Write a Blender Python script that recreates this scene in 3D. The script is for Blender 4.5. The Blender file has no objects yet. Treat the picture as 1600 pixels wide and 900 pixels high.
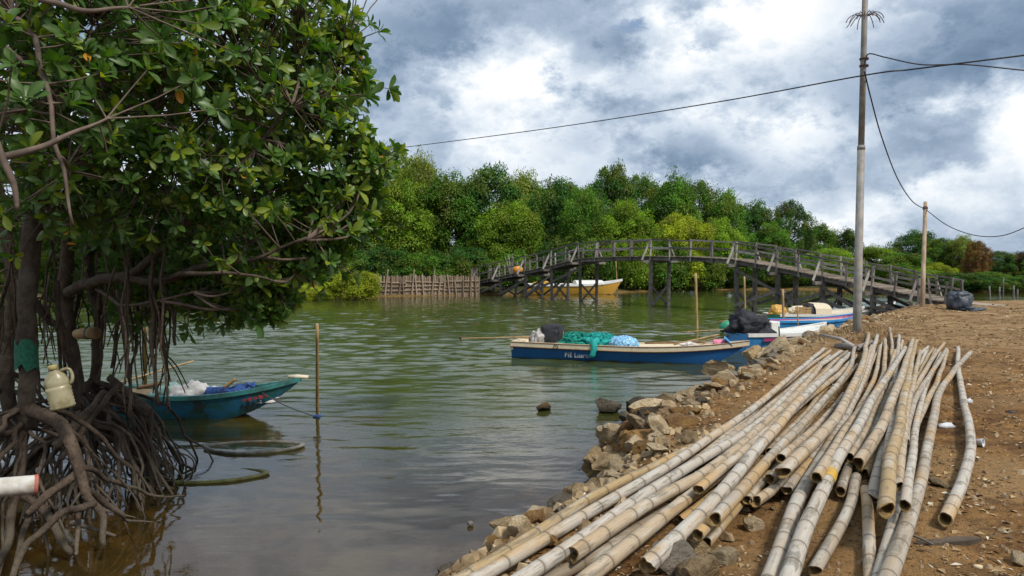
import bpy, bmesh, math, random
import numpy as np
from mathutils import Vector, Matrix, Euler, noise as mnoise

scn = bpy.context.scene
R = math.radians
rnd = random.Random(7)

# ------------------------------------------------------------------ camera
FPX = 1150.0            # focal length in pixels of a 1600 px wide picture
CAMZ = 2.4              # metres above the water
PITCH = math.atan((450 - 407) / FPX)
cam_d = bpy.data.cameras.new('camera')
cam = bpy.data.objects.new('camera', cam_d)
scn.collection.objects.link(cam)
cam_d.sensor_width = 36.0
cam_d.lens = 36.0 * FPX / 1600.0
cam_d.clip_start = 0.05
cam_d.clip_end = 6000
cam.location = (0, 0, CAMZ)
cam.rotation_euler = (math.pi / 2 - PITCH, 0, 0)
scn.camera = cam
FWD = Vector((0, math.cos(PITCH), -math.sin(PITCH)))
UPV = Vector((0, math.sin(PITCH), math.cos(PITCH)))
RGT = Vector((1, 0, 0))
def ray(px, py):
    return FWD + RGT * ((px - 800) / FPX) + UPV * ((450 - py) / FPX)
def PD(px, py, D):                     # a point seen there at distance D along +Y
    r = ray(px, py); t = D / r.y
    return Vector((r.x * t, D, CAMZ + r.z * t))
def PZ(px, py, z):                     # a point seen there at height z
    r = ray(px, py); t = (z - CAMZ) / r.z
    return Vector((r.x * t, r.y * t, z))

# ------------------------------------------------------------------ sky, sun, exposure
SUN_EL, SUN_AZ = R(52), R(138)         # azimuth from +Y towards +X
scn.view_settings.view_transform = 'Standard'
scn.view_settings.look = 'None'
scn.view_settings.exposure = 0.36
scn.view_settings.gamma = 1.0
world = bpy.data.worlds.new('World'); scn.world = world
world.use_nodes = True
wn, wl = world.node_tree.nodes, world.node_tree.links
wn.clear()
def wnode(t, **kw):
    n = wn.new(t)
    for k, v in kw.items(): setattr(n, k, v)
    return n
def wmath(op, a, b=None, c=None, clamp=False):
    n = wnode('ShaderNodeMath', operation=op, use_clamp=clamp)
    for i, v in enumerate((a, b, c)):
        if v is None: continue
        if isinstance(v, (int, float)): n.inputs[i].default_value = v
        else: wl.new(v, n.inputs[i])
    return n.outputs[0]
def wvec(op, a, b=None, scale=None):
    n = wnode('ShaderNodeVectorMath', operation=op)
    for i, v in enumerate((a, b)):
        if v is None: continue
        if isinstance(v, (tuple, list, Vector)): n.inputs[i].default_value = v
        else: wl.new(v, n.inputs[i])
    if scale is not None: n.inputs['Scale'].default_value = scale
    return n
def wnoise(vec, scale, detail, rough=0.55):
    n = wnode('ShaderNodeTexNoise'); n.inputs['Scale'].default_value = scale
    n.inputs['Detail'].default_value = detail; n.inputs['Roughness'].default_value = rough
    wl.new(vec, n.inputs['Vector']); return n
tc = wnode('ShaderNodeTexCoord')
dirv = wvec('NORMALIZE', tc.outputs['Generated']).outputs[0]
# flatten the direction a little and warp it so that cloud masses get billowing outlines
flat = wvec('MULTIPLY', dirv, (1.0, 1.0, 1.6)).outputs[0]
wx_ = wmath('SUBTRACT', wnoise(flat, 8.0, 6, 0.66).outputs['Fac'], 0.5)
wz_ = wmath('SUBTRACT', wnoise(wvec('ADD', flat, (7.3, 2.1, 5.7)).outputs[0], 8.0, 6, 0.66).outputs['Fac'], 0.5)
cw = wnode('ShaderNodeCombineXYZ'); wl.new(wx_, cw.inputs[0]); wl.new(wz_, cw.inputs[2])
wd = wvec('ADD', flat, wvec('SCALE', cw.outputs[0], scale=0.20).outputs[0]).outputs[0]
# broken cloud deck over the whole sky
deck = wnoise(wd, 3.6, 3, 0.5).outputs['Fac']
lum = wmath('MULTIPLY_ADD', wmath('SUBTRACT', deck, 0.5), 1.2, 0.64)
bil = wmath('ABSOLUTE', wmath('ADD', wx_, wz_))
lum = wmath('ADD', lum, wmath('MULTIPLY_ADD', bil, -0.75, 0.08))
lum = wmath('ADD', lum, wmath('MULTIPLY', wz_, -0.75))
# the cloud masses and bright breaks that stand in this sky: place, size, weight, edge
S_, C_ = (0.1, 1.4), (0.35, 1.2)
MASS = [
 (600, 70, .17, -.24, S_), (700, 10, .12, -.18, S_), (655, 225, .07, -.16, S_), (870, 0, .10, -.26, S_), (930, 85, .075, -.27, C_), (1005, 75, .055, -.25, C_),
 (770, 125, .11, .22, S_), (1080, 60, .10, .24, S_), (1200, 30, .10, .22, S_), (1120, 50, .035, -.32, C_),
 (1480, 60, .15, -.28, S_), (1590, 70, .1, -.22, S_), (1430, 170, .1, -.16, S_), (1560, 165, .07, .26, S_), (1530, 250, .11, .25, S_),
 (1440, 225, .05, -.32, C_), (1400, 272, .06, -.30, C_), (1475, 268, .035, -.26, C_), 
 (1100, 200, .06, .17, C_), (1080, 235, .065, -.34, C_), (1240, 215, .07, .13, C_), (1265, 280, .10, -.26, S_), (1570, 352, .13, -.24, S_), (830, 260, .08, .12, S_), (685, 145, .03, -.2, C_),
]
for (mx, my, rad, wt, eg) in MASS:
    d0 = ray(mx, my).normalized(); d0.z *= 1.6
    dist = wvec('DISTANCE', wd, tuple(d0)).outputs['Value']
    mr = wnode('ShaderNodeMapRange', interpolation_type='SMOOTHSTEP')
    wl.new(dist, mr.inputs['Value'])
    mr.inputs['From Min'].default_value = rad * eg[0]; mr.inputs['From Max'].default_value = rad * eg[1]
    mr.inputs['To Min'].default_value = wt; mr.inputs['To Max'].default_value = 0.0
    lum = wmath('ADD', lum, mr.outputs[0])
lum = wmath('MULTIPLY_ADD', wmath('SUBTRACT', lum, 0.62), 1.22, 0.605)
ramp = wnode('ShaderNodeValToRGB')
cr = ramp.color_ramp
cr.elements[0].position = 0.0; cr.elements[0].color = (0.12, 0.185, 0.285, 1)
cr.elements[1].position = 1.0; cr.elements[1].color = (0.88, 0.88, 0.885, 1)
for p, c in ((0.25, (0.21, 0.285, 0.39)), (0.5, (0.36, 0.44, 0.55)), (0.72, (0.56, 0.63, 0.715)), (0.86, (0.71, 0.76, 0.81))):
    e = cr.elements.new(p); e.color = (*c, 1)
wl.new(lum, ramp.inputs[0])
sky = wnode('ShaderNodeTexSky', sky_type='NISHITA')
sky.sun_disc = False; sky.sun_elevation = SUN_EL; sky.sun_rotation = SUN_AZ
bg_sky = wnode('ShaderNodeBackground'); wl.new(sky.outputs[0], bg_sky.inputs[0]); bg_sky.inputs[1].default_value = 0.1
bg_cl = wnode('ShaderNodeBackground'); wl.new(ramp.outputs[0], bg_cl.inputs[0]); bg_cl.inputs[1].default_value = 0.95
# cover: nearly closed cloud, open in small rifts
dh = ray(983, 50).normalized(); dh.z *= 1.6
hole = wvec('DISTANCE', wd, tuple(dh)).outputs['Value']
mrh = wnode('ShaderNodeMapRange', interpolation_type='SMOOTHSTEP'); wl.new(hole, mrh.inputs['Value'])
mrh.inputs['From Min'].default_value = 0.004; mrh.inputs['From Max'].default_value = 0.022
mrh.inputs['To Min'].default_value = 0.25; mrh.inputs['To Max'].default_value = 0.97
mix = wnode('ShaderNodeMixShader'); wl.new(mrh.outputs[0], mix.inputs[0])
wl.new(bg_sky.outputs[0], mix.inputs[1]); wl.new(bg_cl.outputs[0], mix.inputs[2])
world.cycles.sampling_method = 'MANUAL'; world.cycles.sample_map_resolution = 512
wo = wnode('ShaderNodeOutputWorld'); wl.new(mix.outputs[0], wo.inputs[0])

sun_d = bpy.data.lights.new('sun', 'SUN'); sun_d.energy = 2.9; sun_d.angle = R(11); sun_d.color = (1.0, 0.95, 0.87)
sun = bpy.data.objects.new('sun', sun_d); scn.collection.objects.link(sun)
sdir = Vector((math.sin(SUN_AZ) * math.cos(SUN_EL), math.cos(SUN_AZ) * math.cos(SUN_EL), math.sin(SUN_EL)))
sun.rotation_euler = (-sdir).to_track_quat('-Z', 'Y').to_euler()
scn.cycles.max_bounces = 6; scn.cycles.diffuse_bounces = 2; scn.cycles.glossy_bounces = 2
scn.cycles.transparent_max_bounces = 6; scn.cycles.transmission_bounces = 2
scn.cycles.caustics_reflective = False; scn.cycles.caustics_refractive = False

# ------------------------------------------------------------------ helpers
COL = scn.collection.objects
def link(name, mesh, m=None, parent=None, loc=None, rot=None, sc=None):
    o = bpy.data.objects.new(name, mesh); COL.link(o)
    if m is not None and mesh is not None and len(mesh.materials) == 0: mesh.materials.append(m)
    if parent is not None: o.parent = parent
    if loc is not None: o.location = loc
    if rot is not None: o.rotation_euler = rot
    if sc is not None: o.scale = sc
    return o
def tag(o, label, cat, group=None):
    o['label'] = label; o['category'] = cat
    if group: o['group'] = group
    return o
def thing(name, label, cat, loc=(0, 0, 0), rz=0.0, group=None):
    o = bpy.data.objects.new(name, None); COL.link(o)
    o.location = loc; o.rotation_euler = (0, 0, rz); o.empty_display_size = 0.2
    return tag(o, label, cat, group)
def struct(o): o['kind'] = 'structure'; return o

class MB:
    def __init__(s): s.v = []; s.f = []; s.at = {}
    def add(s, vs, fs):
        b = len(s.v); s.v += [tuple(p) for p in vs]; s.f += [tuple(i + b for i in f) for f in fs]; return b
    def beam(s, p0, p1, w, h, up=(0, 0, 1), jit=0.0):
        p0, p1 = Vector(p0), Vector(p1); d = (p1 - p0).normalized()
        up = Vector(up); sd = d.cross(up)
        if sd.length < 1e-4: sd = d.cross(Vector((1, 0, 0)))
        sd.normalize(); u = sd.cross(d).normalized()
        vs = []
        for p in (p0, p1):
            for a, b in ((-1, -1), (1, -1), (1, 1), (-1, 1)):
                j = 1 + rnd.uniform(-jit, jit)
                vs.append(p + sd * (a * w / 2 * j) + u * (b * h / 2 * j))
        s.add(vs, [(0, 3, 2, 1), (4, 5, 6, 7), (0, 1, 5, 4), (1, 2, 6, 5), (2, 3, 7, 6), (3, 0, 4, 7)])
    def tube(s, pts, rad, n=8, cap=True, wob=0.0, sq=1.0):
        pts = [Vector(p) for p in pts]
        if not hasattr(rad, '__len__'): rad = [rad] * len(pts)
        b = len(s.v); u = None
        for i, p in enumerate(pts):
            d = (pts[min(i + 1, len(pts) - 1)] - pts[max(i - 1, 0)]).normalized()
            if u is None:
                u = d.orthogonal().normalized()
            else:
                u = (u - d * u.dot(d))
                u = d.orthogonal().normalized() if u.length < 1e-5 else u.normalized()
            w = d.cross(u)
            for k in range(n):
                a = 2 * math.pi * k / n
                r = rad[i] * (1 + (rnd.uniform(-wob, wob) if wob else 0))
                s.v.append(tuple(p + u * (math.cos(a) * r) + w * (math.sin(a) * r * sq)))
        for i in range(len(pts) - 1):
            for k in range(n):
                a0, a1 = b + i * n + k, b + i * n + (k + 1) % n
                s.f.append((a0, a1, a1 + n, a0 + n))
        if cap:
            s.f.append(tuple(b + k for k in reversed(range(n))))
            s.f.append(tuple(b + (len(pts) - 1) * n + k for k in range(n)))
    def mesh(s, name, smooth=False):
        me = bpy.data.meshes.new(name); me.from_pydata(s.v, [], s.f); me.update()
        if smooth: me.polygons.foreach_set('use_smooth', [True] * len(me.polygons))
        return me
    def build(s, name, m, parent=None, smooth=False, bevel=0.0, loc=None, rot=None):
        me = s.mesh(name, smooth)
        o = link(name, me, m, parent, loc, rot)
        if bevel:
            bv = o.modifiers.new('bevel', 'BEVEL'); bv.width = bevel; bv.segments = 1; bv.limit_method = 'ANGLE'
        return o

def smooth_path(pts, n):               # Catmull-Rom through points (Vectors or tuples)
    P = [Vector(p) for p in pts]
    if len(P) == 2: return [P[0].lerp(P[1], i / (n - 1)) for i in range(n)]
    P = [P[0] * 2 - P[1]] + P + [P[-1] * 2 - P[-2]]
    out = []; m = len(P) - 3
    for i in range(n):
        t = i / (n - 1) * m; k = min(int(t), m - 1); f = t - k
        a, b, c, d = P[k:k + 4]
        out.append(0.5 * ((2 * b) + (c - a) * f + (2 * a - 5 * b + 4 * c - d) * f * f + (3 * b - a - 3 * c + d) * f ** 3))
    return out

def vnoise(x, y, seed=0):              # numpy value noise
    xi = np.floor(x).astype(np.int64); yi = np.floor(y).astype(np.int64)
    xf = x - xi; yf = y - yi
    def h(a, b):
        n = (a * 374761393 + b * 668265263 + seed * 982451653) & 0x7fffffff
        n = ((n ^ (n >> 13)) * 1274126177) & 0x7fffffff
        return ((n ^ (n >> 16)) & 0xffff) / 65535.0
    u = xf * xf * (3 - 2 * xf); v = yf * yf * (3 - 2 * yf)
    return (h(xi, yi) * (1 - u) + h(xi + 1, yi) * u) * (1 - v) + (h(xi, yi + 1) * (1 - u) + h(xi + 1, yi + 1) * u) * v

# ------------------------------------------------------------------ materials
def newmat(name):
    m = bpy.data.materials.new(name); m.use_nodes = True
    nt = m.node_tree; b = nt.nodes['Principled BSDF']; return m, nt, b
class NT:
    def __init__(s, nt): s.nt = nt
    def n(s, t, **kw):
        x = s.nt.nodes.new(t)
        for k, v in kw.items(): setattr(x, k, v)
        return x
    def l(s, a, b): s.nt.links.new(a, b)
    def put(s, sock, v):
        if isinstance(v, (int, float)): sock.default_value = v
        elif isinstance(v, (tuple, list)): sock.default_value = (*v, 1) if len(v) == 3 and sock.type == 'RGBA' else v
        else: s.l(v, sock)
    def math(s, op, a, b=0.0, c=None, clamp=False):
        x = s.n('ShaderNodeMath', operation=op, use_clamp=clamp)
        s.put(x.inputs[0], a); s.put(x.inputs[1], b)
        if c is not None: s.put(x.inputs[2], c)
        return x.outputs[0]
    def mix(s, f, a, b, bt='MIX'):
        x = s.n('ShaderNodeMix', data_type='RGBA', blend_type=bt)
        s.put(x.inputs[0], f); s.put(x.inputs[6], a); s.put(x.inputs[7], b); return x.outputs[2]
    def noise(s, vec, scale, detail=4, rough=0.55):
        x = s.n('ShaderNodeTexNoise'); x.inputs['Scale'].default_value = scale
        x.inputs['Detail'].default_value = detail; x.inputs['Roughness'].default_value = rough
        if vec is not None: s.l(vec, x.inputs['Vector'])
        return x.outputs['Fac']
    def step(s, v, lo, hi):
        x = s.n('ShaderNodeMapRange', interpolation_type='SMOOTHSTEP'); s.put(x.inputs[0], v)
        x.inputs[1].default_value = lo; x.inputs[2].default_value = hi; return x.outputs[0]
    def coord(s, which='Object', scale=(1, 1, 1)):
        t = s.n('ShaderNodeTexCoord'); mp = s.n('ShaderNodeMapping'); mp.inputs['Scale'].default_value = scale
        s.l(t.outputs[which], mp.inputs['Vector']); return mp.outputs[0]
    def bump(s, b, h, strength, dist):
        x = s.n('ShaderNodeBump'); x.inputs['Strength'].default_value = strength; x.inputs['Distance'].default_value = dist
        s.l(h, x.inputs['Height']); s.l(x.outputs[0], b.inputs['Normal']); return x
    def rand(s): return s.n('ShaderNodeObjectInfo').outputs['Random']

def simple(name, c1, c2=None, scale=6, rough=0.7, bump=0.2, bdist=0.01, coord='Object', cscale=(1, 1, 1), detail=5, rvar=0.0, spec=0.4, lo=.35, hi=.65, dirt=None):
    m, nt, b = newmat(name); T = NT(nt)
    c2 = c2 or tuple(x * 0.7 for x in c1)
    v = T.coord(coord, cscale)
    n = T.noise(v, scale, detail)
    col = T.mix(T.step(n, lo, hi), c1, c2)
    if dirt:                               # stains of their own shape
        d = T.step(T.noise(v, scale * 0.45, 6, .65), .5, .72); col = T.mix(T.math('MULTIPLY', d, .75), col, dirt)
    if rvar:
        col = T.mix(1.0, col, T.n('ShaderNodeCombineColor').outputs[0], 'MULTIPLY') if False else col
        hs = T.n('ShaderNodeHueSaturation'); T.l(col, hs.inputs['Color'])
        T.l(T.math('MULTIPLY_ADD', T.rand(), 2 * rvar, 1 - rvar), hs.inputs['Value']); col = hs.outputs[0]
    T.l(col, b.inputs['Base Color']); b.inputs['Roughness'].default_value = rough
    b.inputs['Specular IOR Level'].default_value = spec
    if bump: T.bump(b, T.noise(v, scale * 2.2, 6, .6), bump, bdist)
    return m
# ------------------------------------------------------------------ ground and water
SHORE = np.array([(-12, -14), (-6, -4), (-2.3, 2), (-1.25, 3.77), (-.24, 5.63), (.32, 6.5), (.85, 7.8), (1.02, 8.7), (1.98, 10.1), (3.2, 11.8),
                  (4.4, 14.2), (5.9, 16.9), (8.2, 19.6), (10.9, 23.6), (13.6, 27.2), (17, 30.5), (30, 33), (60, 36), (400, 60)], float)
def shore_s(x, y):                     # signed distance to the near bank's waterline, positive on land
    x = np.asarray(x, float); y = np.asarray(y, float)
    best = np.full(x.shape, 1e9); sg = np.ones(x.shape)
    for (ax, ay), (bx, by) in zip(SHORE[:-1], SHORE[1:]):
        dx, dy = bx - ax, by - ay; L = dx * dx + dy * dy
        t = np.clip(((x - ax) * dx + (y - ay) * dy) / L, 0, 1)
        d = np.hypot(x - ax - t * dx, y - ay - t * dy)
        cr_ = dx * (y - ay) - dy * (x - ax)
        sg = np.where(d < best, np.where(cr_ < 0, 1.0, -1.0), sg); best = np.minimum(best, d)
    return best * sg
FARX = [-400, -45, -25, -14, -8, 0, 8, 14, 22, 32, 45, 400]
FARY = [46, 46, 47, 47.5, 49, 52, 55, 59, 61, 57, 53, 70]
def height(x, y):
    x = np.asarray(x, float); y = np.asarray(y, float)
    s = shore_s(x, y)
    s2 = s + (vnoise(x * 1.3, y * 1.3, 3) - .5) * .35
    h = np.interp(s2, [-8, -2.5, -.8, 0, .35, .8, 1.25, 1.8, 60], [-1.7, -.75, -.32, -.02, .34, .66, .78, .8, .95])
    lim = -.2 - .10 * np.maximum(0, y - 5.0) - .05 * np.abs(x + 2.0)
    h = np.maximum(h, np.where(y < 16, lim, -5))
    isl = .42 * np.exp(-(((x + 5.6) / 1.9) ** 2 + ((y - 7.3) / 1.9) ** 2)) + .7 * np.clip((-6.0 - x) / 2.5, 0, 1) * np.clip((9.0 - y) / 2.0, 0, 1)
    h = np.where((x < -2) & (y < 13), np.maximum(h, -.34 + isl), h)
    far = np.interp(y - np.interp(x, FARX, FARY), [-14, -3, 0, 2.5, 30], [-1.7, -.7, 0, .4, .7])
    h = np.maximum(h, far)
    land = np.clip((h - .2) * 3, 0, 1)
    h = h + land * ((vnoise(x * .9, y * .9, 1) - .5) * .07 + (vnoise(x * 3.1, y * 3.1, 2) - .5) * .04 + (vnoise(x * 9, y * 9, 5) - .5) * .018)
    h = h + (1 - land) * (vnoise(x * 2.1, y * 2.1, 8) - .5) * .10
    return h
def gz(x, y): return float(height(np.array([x]), np.array([y]))[0])

def axis(segs):
    out = []
    for a, b, st in segs: out += list(np.arange(a, b, st))
    return np.array(out + [segs[-1][1]])
def sheet(name, xs, ys, zf):
    X, Y = np.meshgrid(xs, ys); Z = zf(X.ravel(), Y.ravel())
    nx, ny = len(xs), len(ys)
    V = np.column_stack([X.ravel(), Y.ravel(), Z])
    idx = np.arange(nx * ny).reshape(ny, nx)
    F = np.stack([idx[:-1, :-1], idx[:-1, 1:], idx[1:, 1:], idx[1:, :-1]], -1).reshape(-1, 4)
    me = bpy.data.meshes.new(name)
    me.vertices.add(len(V)); me.vertices.foreach_set('co', V.astype(np.float32).ravel())
    me.loops.add(F.size); me.loops.foreach_set('vertex_index', F.astype(np.int32).ravel())
    me.polygons.add(len(F)); me.polygons.foreach_set('loop_start', np.arange(0, F.size, 4, dtype=np.int32))
    me.update(calc_edges=True); me.polygons.foreach_set('use_smooth', [True] * len(F))
    return me, V

m_soil, nt, b = newmat('soil'); T = NT(nt)
v = T.coord('Object')
n1 = T.noise(v, .55, 5); n2 = T.noise(v, 3.2, 8, .62); n3 = T.noise(v, 26, 6, .7); n4 = T.noise(v, 90, 3, .6)
soil = T.mix(T.step(n2, .32, .68), (.12, .054, .015), (.37, .195, .062))
soil = T.mix(T.math('MULTIPLY', T.step(T.noise(v, .9, 6, .65), .50, .66), .6), soil, (.085, .045, .018))
soil = T.mix(T.step(n1, .42, .62), soil, (.36, .215, .09))
soil = T.mix(T.math('MULTIPLY', T.step(n3, .50, .68), .85), soil, (.05, .025, .010))
soil = T.mix(T.math('MULTIPLY', T.step(n4, .60, .72), .6), soil, (.42, .31, .18))
sx = T.n('ShaderNodeSeparateXYZ'); T.l(v, sx.inputs[0])
far_dry = T.step(sx.outputs[1], 9, 17)
soil = T.mix(T.math('MULTIPLY', far_dry, .6), soil, T.mix(T.step(T.noise(v, 2.4, 9, .72), .40, .60), (.15, .085, .035), (.42, .29, .15)))
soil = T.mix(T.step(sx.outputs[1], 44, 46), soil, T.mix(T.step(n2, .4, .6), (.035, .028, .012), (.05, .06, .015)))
mud = T.mix(T.step(T.noise(v, 4, 6, .65), .35, .65), (.105, .062, .018), (.23, .15, .05))
wet = T.step(sx.outputs[2], .02, .22)
T.l(T.mix(wet, mud, soil), b.inputs['Base Color']); b.inputs['Roughness'].default_value = .9
b.inputs['Specular IOR Level'].default_value = .2
hsum = T.math('ADD', T.math('MULTIPLY', n2, 1.0), T.math('MULTIPLY_ADD', n3, .5, T.math('MULTIPLY', n4, .25)))
T.bump(b, hsum, 1.0, .09)

gx = axis([(-1500, -300, 400), (-300, -60, 40), (-60, -12, 4), (-12, -3.4, .3), (-3.4, 8, .09), (8, 16, .16), (16, 30, .5), (30, 70, 4), (70, 310, 40), (310, 1510, 400)])
gy = axis([(-20, 1, 1.0), (1, 12, .09), (12, 22, .16), (22, 36, .4), (36, 80, 1.2), (80, 320, 40), (320, 2320, 500)])
me, _ = sheet('ground', gx, gy, height)
ground = struct(link('ground', me, m_soil))

m_water, nt, b = newmat('river_water'); T = NT(nt)
nt.nodes.remove(b)
v1 = T.coord('Object', (1.0, 2.6, 1)); v2 = T.coord('Object', (1, 1.5, 1)); v0 = T.coord('Object')
swell = T.noise(v1, 1.1, 2, .5); rip = T.noise(v1, 2.6, 4, .6); chop = T.noise(v2, 7.0, 3, .6)
patch = T.noise(v0, .16, 2)
sx = T.n('ShaderNodeSeparateXYZ'); T.l(v0, sx.inputs[0])
calm = T.step(sx.outputs[1], 5.5, 15)           # sheltered by the bank near the camera, breezy further out
calm = T.math('MULTIPLY_ADD', calm, .91, .09)
breeze = T.math('MULTIPLY', calm, T.math('MULTIPLY_ADD', T.step(patch, .35, .65), .65, .5))
hh = T.math('ADD', T.math('MULTIPLY', rip, .35), T.math('MULTIPLY', chop, .45))
hh = T.math('MULTIPLY', hh, breeze)
bp = T.n('ShaderNodeBump'); bp.inputs['Strength'].default_value = 1.0; bp.inputs['Distance'].default_value = .018
T.l(hh, bp.inputs['Height'])
dep = T.n('ShaderNodeAttribute', attribute_name='depth').outputs['Fac']
clear = T.math('POWER', 2.718, T.math('MULTIPLY', dep, -1.7))
clear = T.math('MULTIPLY', clear, .95)
murk = T.n('ShaderNodeBsdfDiffuse')
T.l(T.mix(T.step(sx.outputs[1], 6, 13), (.052, .037, .011), (.056, .072, .018)), murk.inputs['Color'])
tr = T.n('ShaderNodeBsdfTransparent'); tr.inputs['Color'].default_value = (.88, .74, .40, 1)
gl = T.n('ShaderNodeBsdfGlossy'); gl.inputs['Roughness'].default_value = .02; gl.inputs['Color'].default_value = (1, 1, 1, 1)
T.l(bp.outputs[0], gl.inputs['Normal'])
fr = T.n('ShaderNodeFresnel'); fr.inputs['IOR'].default_value = 1.45; T.l(bp.outputs[0], fr.inputs['Normal'])
body = T.n('ShaderNodeMixShader'); T.l(clear, body.inputs[0]); T.l(murk.outputs[0], body.inputs[1]); T.l(tr.outputs[0], body.inputs[2])
top = T.n('ShaderNodeMixShader'); T.l(fr.outputs[0], top.inputs[0]); T.l(body.outputs[0], top.inputs[1]); T.l(gl.outputs[0], top.inputs[2])
T.l(top.outputs[0], nt.nodes['Material Output'].inputs[0])
wx = axis([(-400, -60, 85), (-60, -15, 3), (-15, 13, .1), (13, 36, .8), (36, 60, 4), (60, 400, 85)])
wy = np.r_[np.arange(-18, 2, 2), np.arange(2, 6.5, .12), 6.5 * 1.0042 ** np.arange(0, int(math.log(48 / 6.5) / math.log(1.0042))), np.arange(48.4, 64, 1.0), 70, 90, 120]
def waves(x, y):
    out = np.interp(y, [5.5, 9, 15, 24], [.10, .28, .85, 1.0]) * (.55 + .75 * np.clip((vnoise(x * .13 + 4, y * .16, 71) - .3) * 2.2, 0, 1))
    wob = (vnoise(x * .5, y * .5, 72) - .5) * .9
    w = .020 * (vnoise(x * .55 + wob, y * 1.25 + x * .12, 61) - .5) + .036 * (vnoise(x * 1.3 + wob, y * 2.9 - x * .35, 62) - .5)
    w = w + .026 * (vnoise(x * 2.9, y * 5.6 + x * .5 + wob, 63) - .5) + .012 * (vnoise(x * 6.0, y * 10.5, 64) - .5)
    w = w * out * 1.02; return np.where((np.abs(x) < 36) & (y < 66) & (y > 2), w, 0)
me, V = sheet('water', wx, wy, waves)
at = me.attributes.new('depth', 'FLOAT', 'POINT')
at.data.foreach_set('value', np.maximum(0, -height(V[:, 0], V[:, 1])).astype(np.float32))
water = struct(link('water', me, m_water))

# ------------------------------------------------------------------ stone embankment
def stone_mat(name, c1, c2, c3):
    m, nt, b = newmat(name); T = NT(nt); v = T.coord('Object')
    rn = T.rand()
    add = T.n('ShaderNodeVectorMath', operation='ADD'); T.l(v, add.inputs[0])
    cb = T.n('ShaderNodeCombineXYZ'); T.l(T.math('MULTIPLY', rn, 57), cb.inputs[0]); T.l(cb.outputs[0], add.inputs[1]); v = add.outputs[0]
    n = T.noise(v, 1.7, 7, .6); n2 = T.noise(v, 7, 6, .65); n3 = T.noise(v, 22, 4, .6)
    c = T.mix(T.step(n, .35, .65), c1, c2); c = T.mix(T.math('MULTIPLY', T.step(n2, .5, .7), .8), c, c3)
    hs = T.n('ShaderNodeHueSaturation'); T.l(c, hs.inputs['Color']); T.l(T.math('MULTIPLY_ADD', rn, .7, .75), hs.inputs['Value'])
    # dark wet band of the waterline
    g = T.n('ShaderNodeNewGeometry'); sx = T.n('ShaderNodeSeparateXYZ'); T.l(g.outputs['Position'], sx.inputs[0])
    wet = T.step(T.math('ADD', sx.outputs[2], T.math('MULTIPLY', n2, -.12)), -.02, .12)
    T.l(T.mix(wet, (.03, .026, .016), hs.outputs[0]), b.inputs['Base Color'])
    b.inputs['Roughness'].default_value = .85; b.inputs['Specular IOR Level'].default_value = .25
    T.bump(b, T.math('ADD', T.math('MULTIPLY', n2, 1.0), T.math('MULTIPLY', n3, .5)), .8, .12); return m
STM = [stone_mat('stone_tan', (.46, .34, .19), (.29, .20, .105), (.14, .09, .045)),
       stone_mat('stone_grey', (.17, .145, .11), (.26, .22, .165), (.07, .055, .04)),
       stone_mat('stone_pale', (.60, .49, .33), (.46, .34, .19), (.25, .16, .07)),
       stone_mat('stone_rust', (.33, .185, .06), (.21, .115, .045), (.09, .055, .03)),
       stone_mat('stone_dark', (.10, .085, .06), (.16, .13, .095), (.045, .035, .026))]
def stone_mesh(seed, sub=3):
    rr = random.Random(seed); bm = bmesh.new(); bmesh.ops.create_icosphere(bm, subdivisions=sub, radius=1.0)
    off = Vector((rr.uniform(-50, 50), rr.uniform(-50, 50), rr.uniform(-50, 50)))
    cuts = []
    for k in range(13):
        d = Vector((rr.gauss(0, 1), rr.gauss(0, 1), rr.gauss(0, 1))).normalized(); cuts.append((d, rr.uniform(.42, .8)))
    for vt in bm.verts:
        p = vt.co.copy()
        p *= 1 + .26 * mnoise.fractal(p * 1.3 + off, 1.0, 2.0, 3)
        for d, c in cuts:
            e = p.dot(d) - c
            if e > 0: p -= d * e * .97
        p *= 1 + .13 * mnoise.fractal(p * 3.2 + off, .8, 2.1, 4)
        rg = 1 - abs(mnoise.noise(p * 2.2 + off)) * 2
        p *= 1 - .10 * max(0, rg - .55)
        vt.co = p
    me = bpy.data.meshes.new('stone'); bm.to_mesh(me); bm.free()
    for p in me.polygons: p.use_smooth = True
    me.set_sharp_from_angle(angle=R(24)); return me
STONES = {}
for mi in range(5):
    STONES[mi] = []
    for k in range(5):
        me = stone_mesh(100 + mi * 10 + k); me.materials.append(STM[mi]); STONES[mi].append(me)
bank = bpy.data.objects.new('stone_embankment', None); COL.link(bank); bank['kind'] = 'structure'
rs = random.Random(21)
def put_stone(x, y, z, size, mi=None, parent=bank, name='stone', sc=None):
    if mi is None: mi = rs.choices(range(5), (4, 3.2, 2.4, 2.0, 2.0))[0]
    o = link(name, rs.choice(STONES[mi]), None, parent)
    o.location = (x, y, z); o.rotation_euler = (rs.uniform(-.5, .5), rs.uniform(-.5, .5), rs.uniform(0, 6.28))
    o.scale = sc or (size * rs.uniform(.9, 1.35), size * rs.uniform(.7, 1.05), size * rs.uniform(.42, .75)); return o
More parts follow.
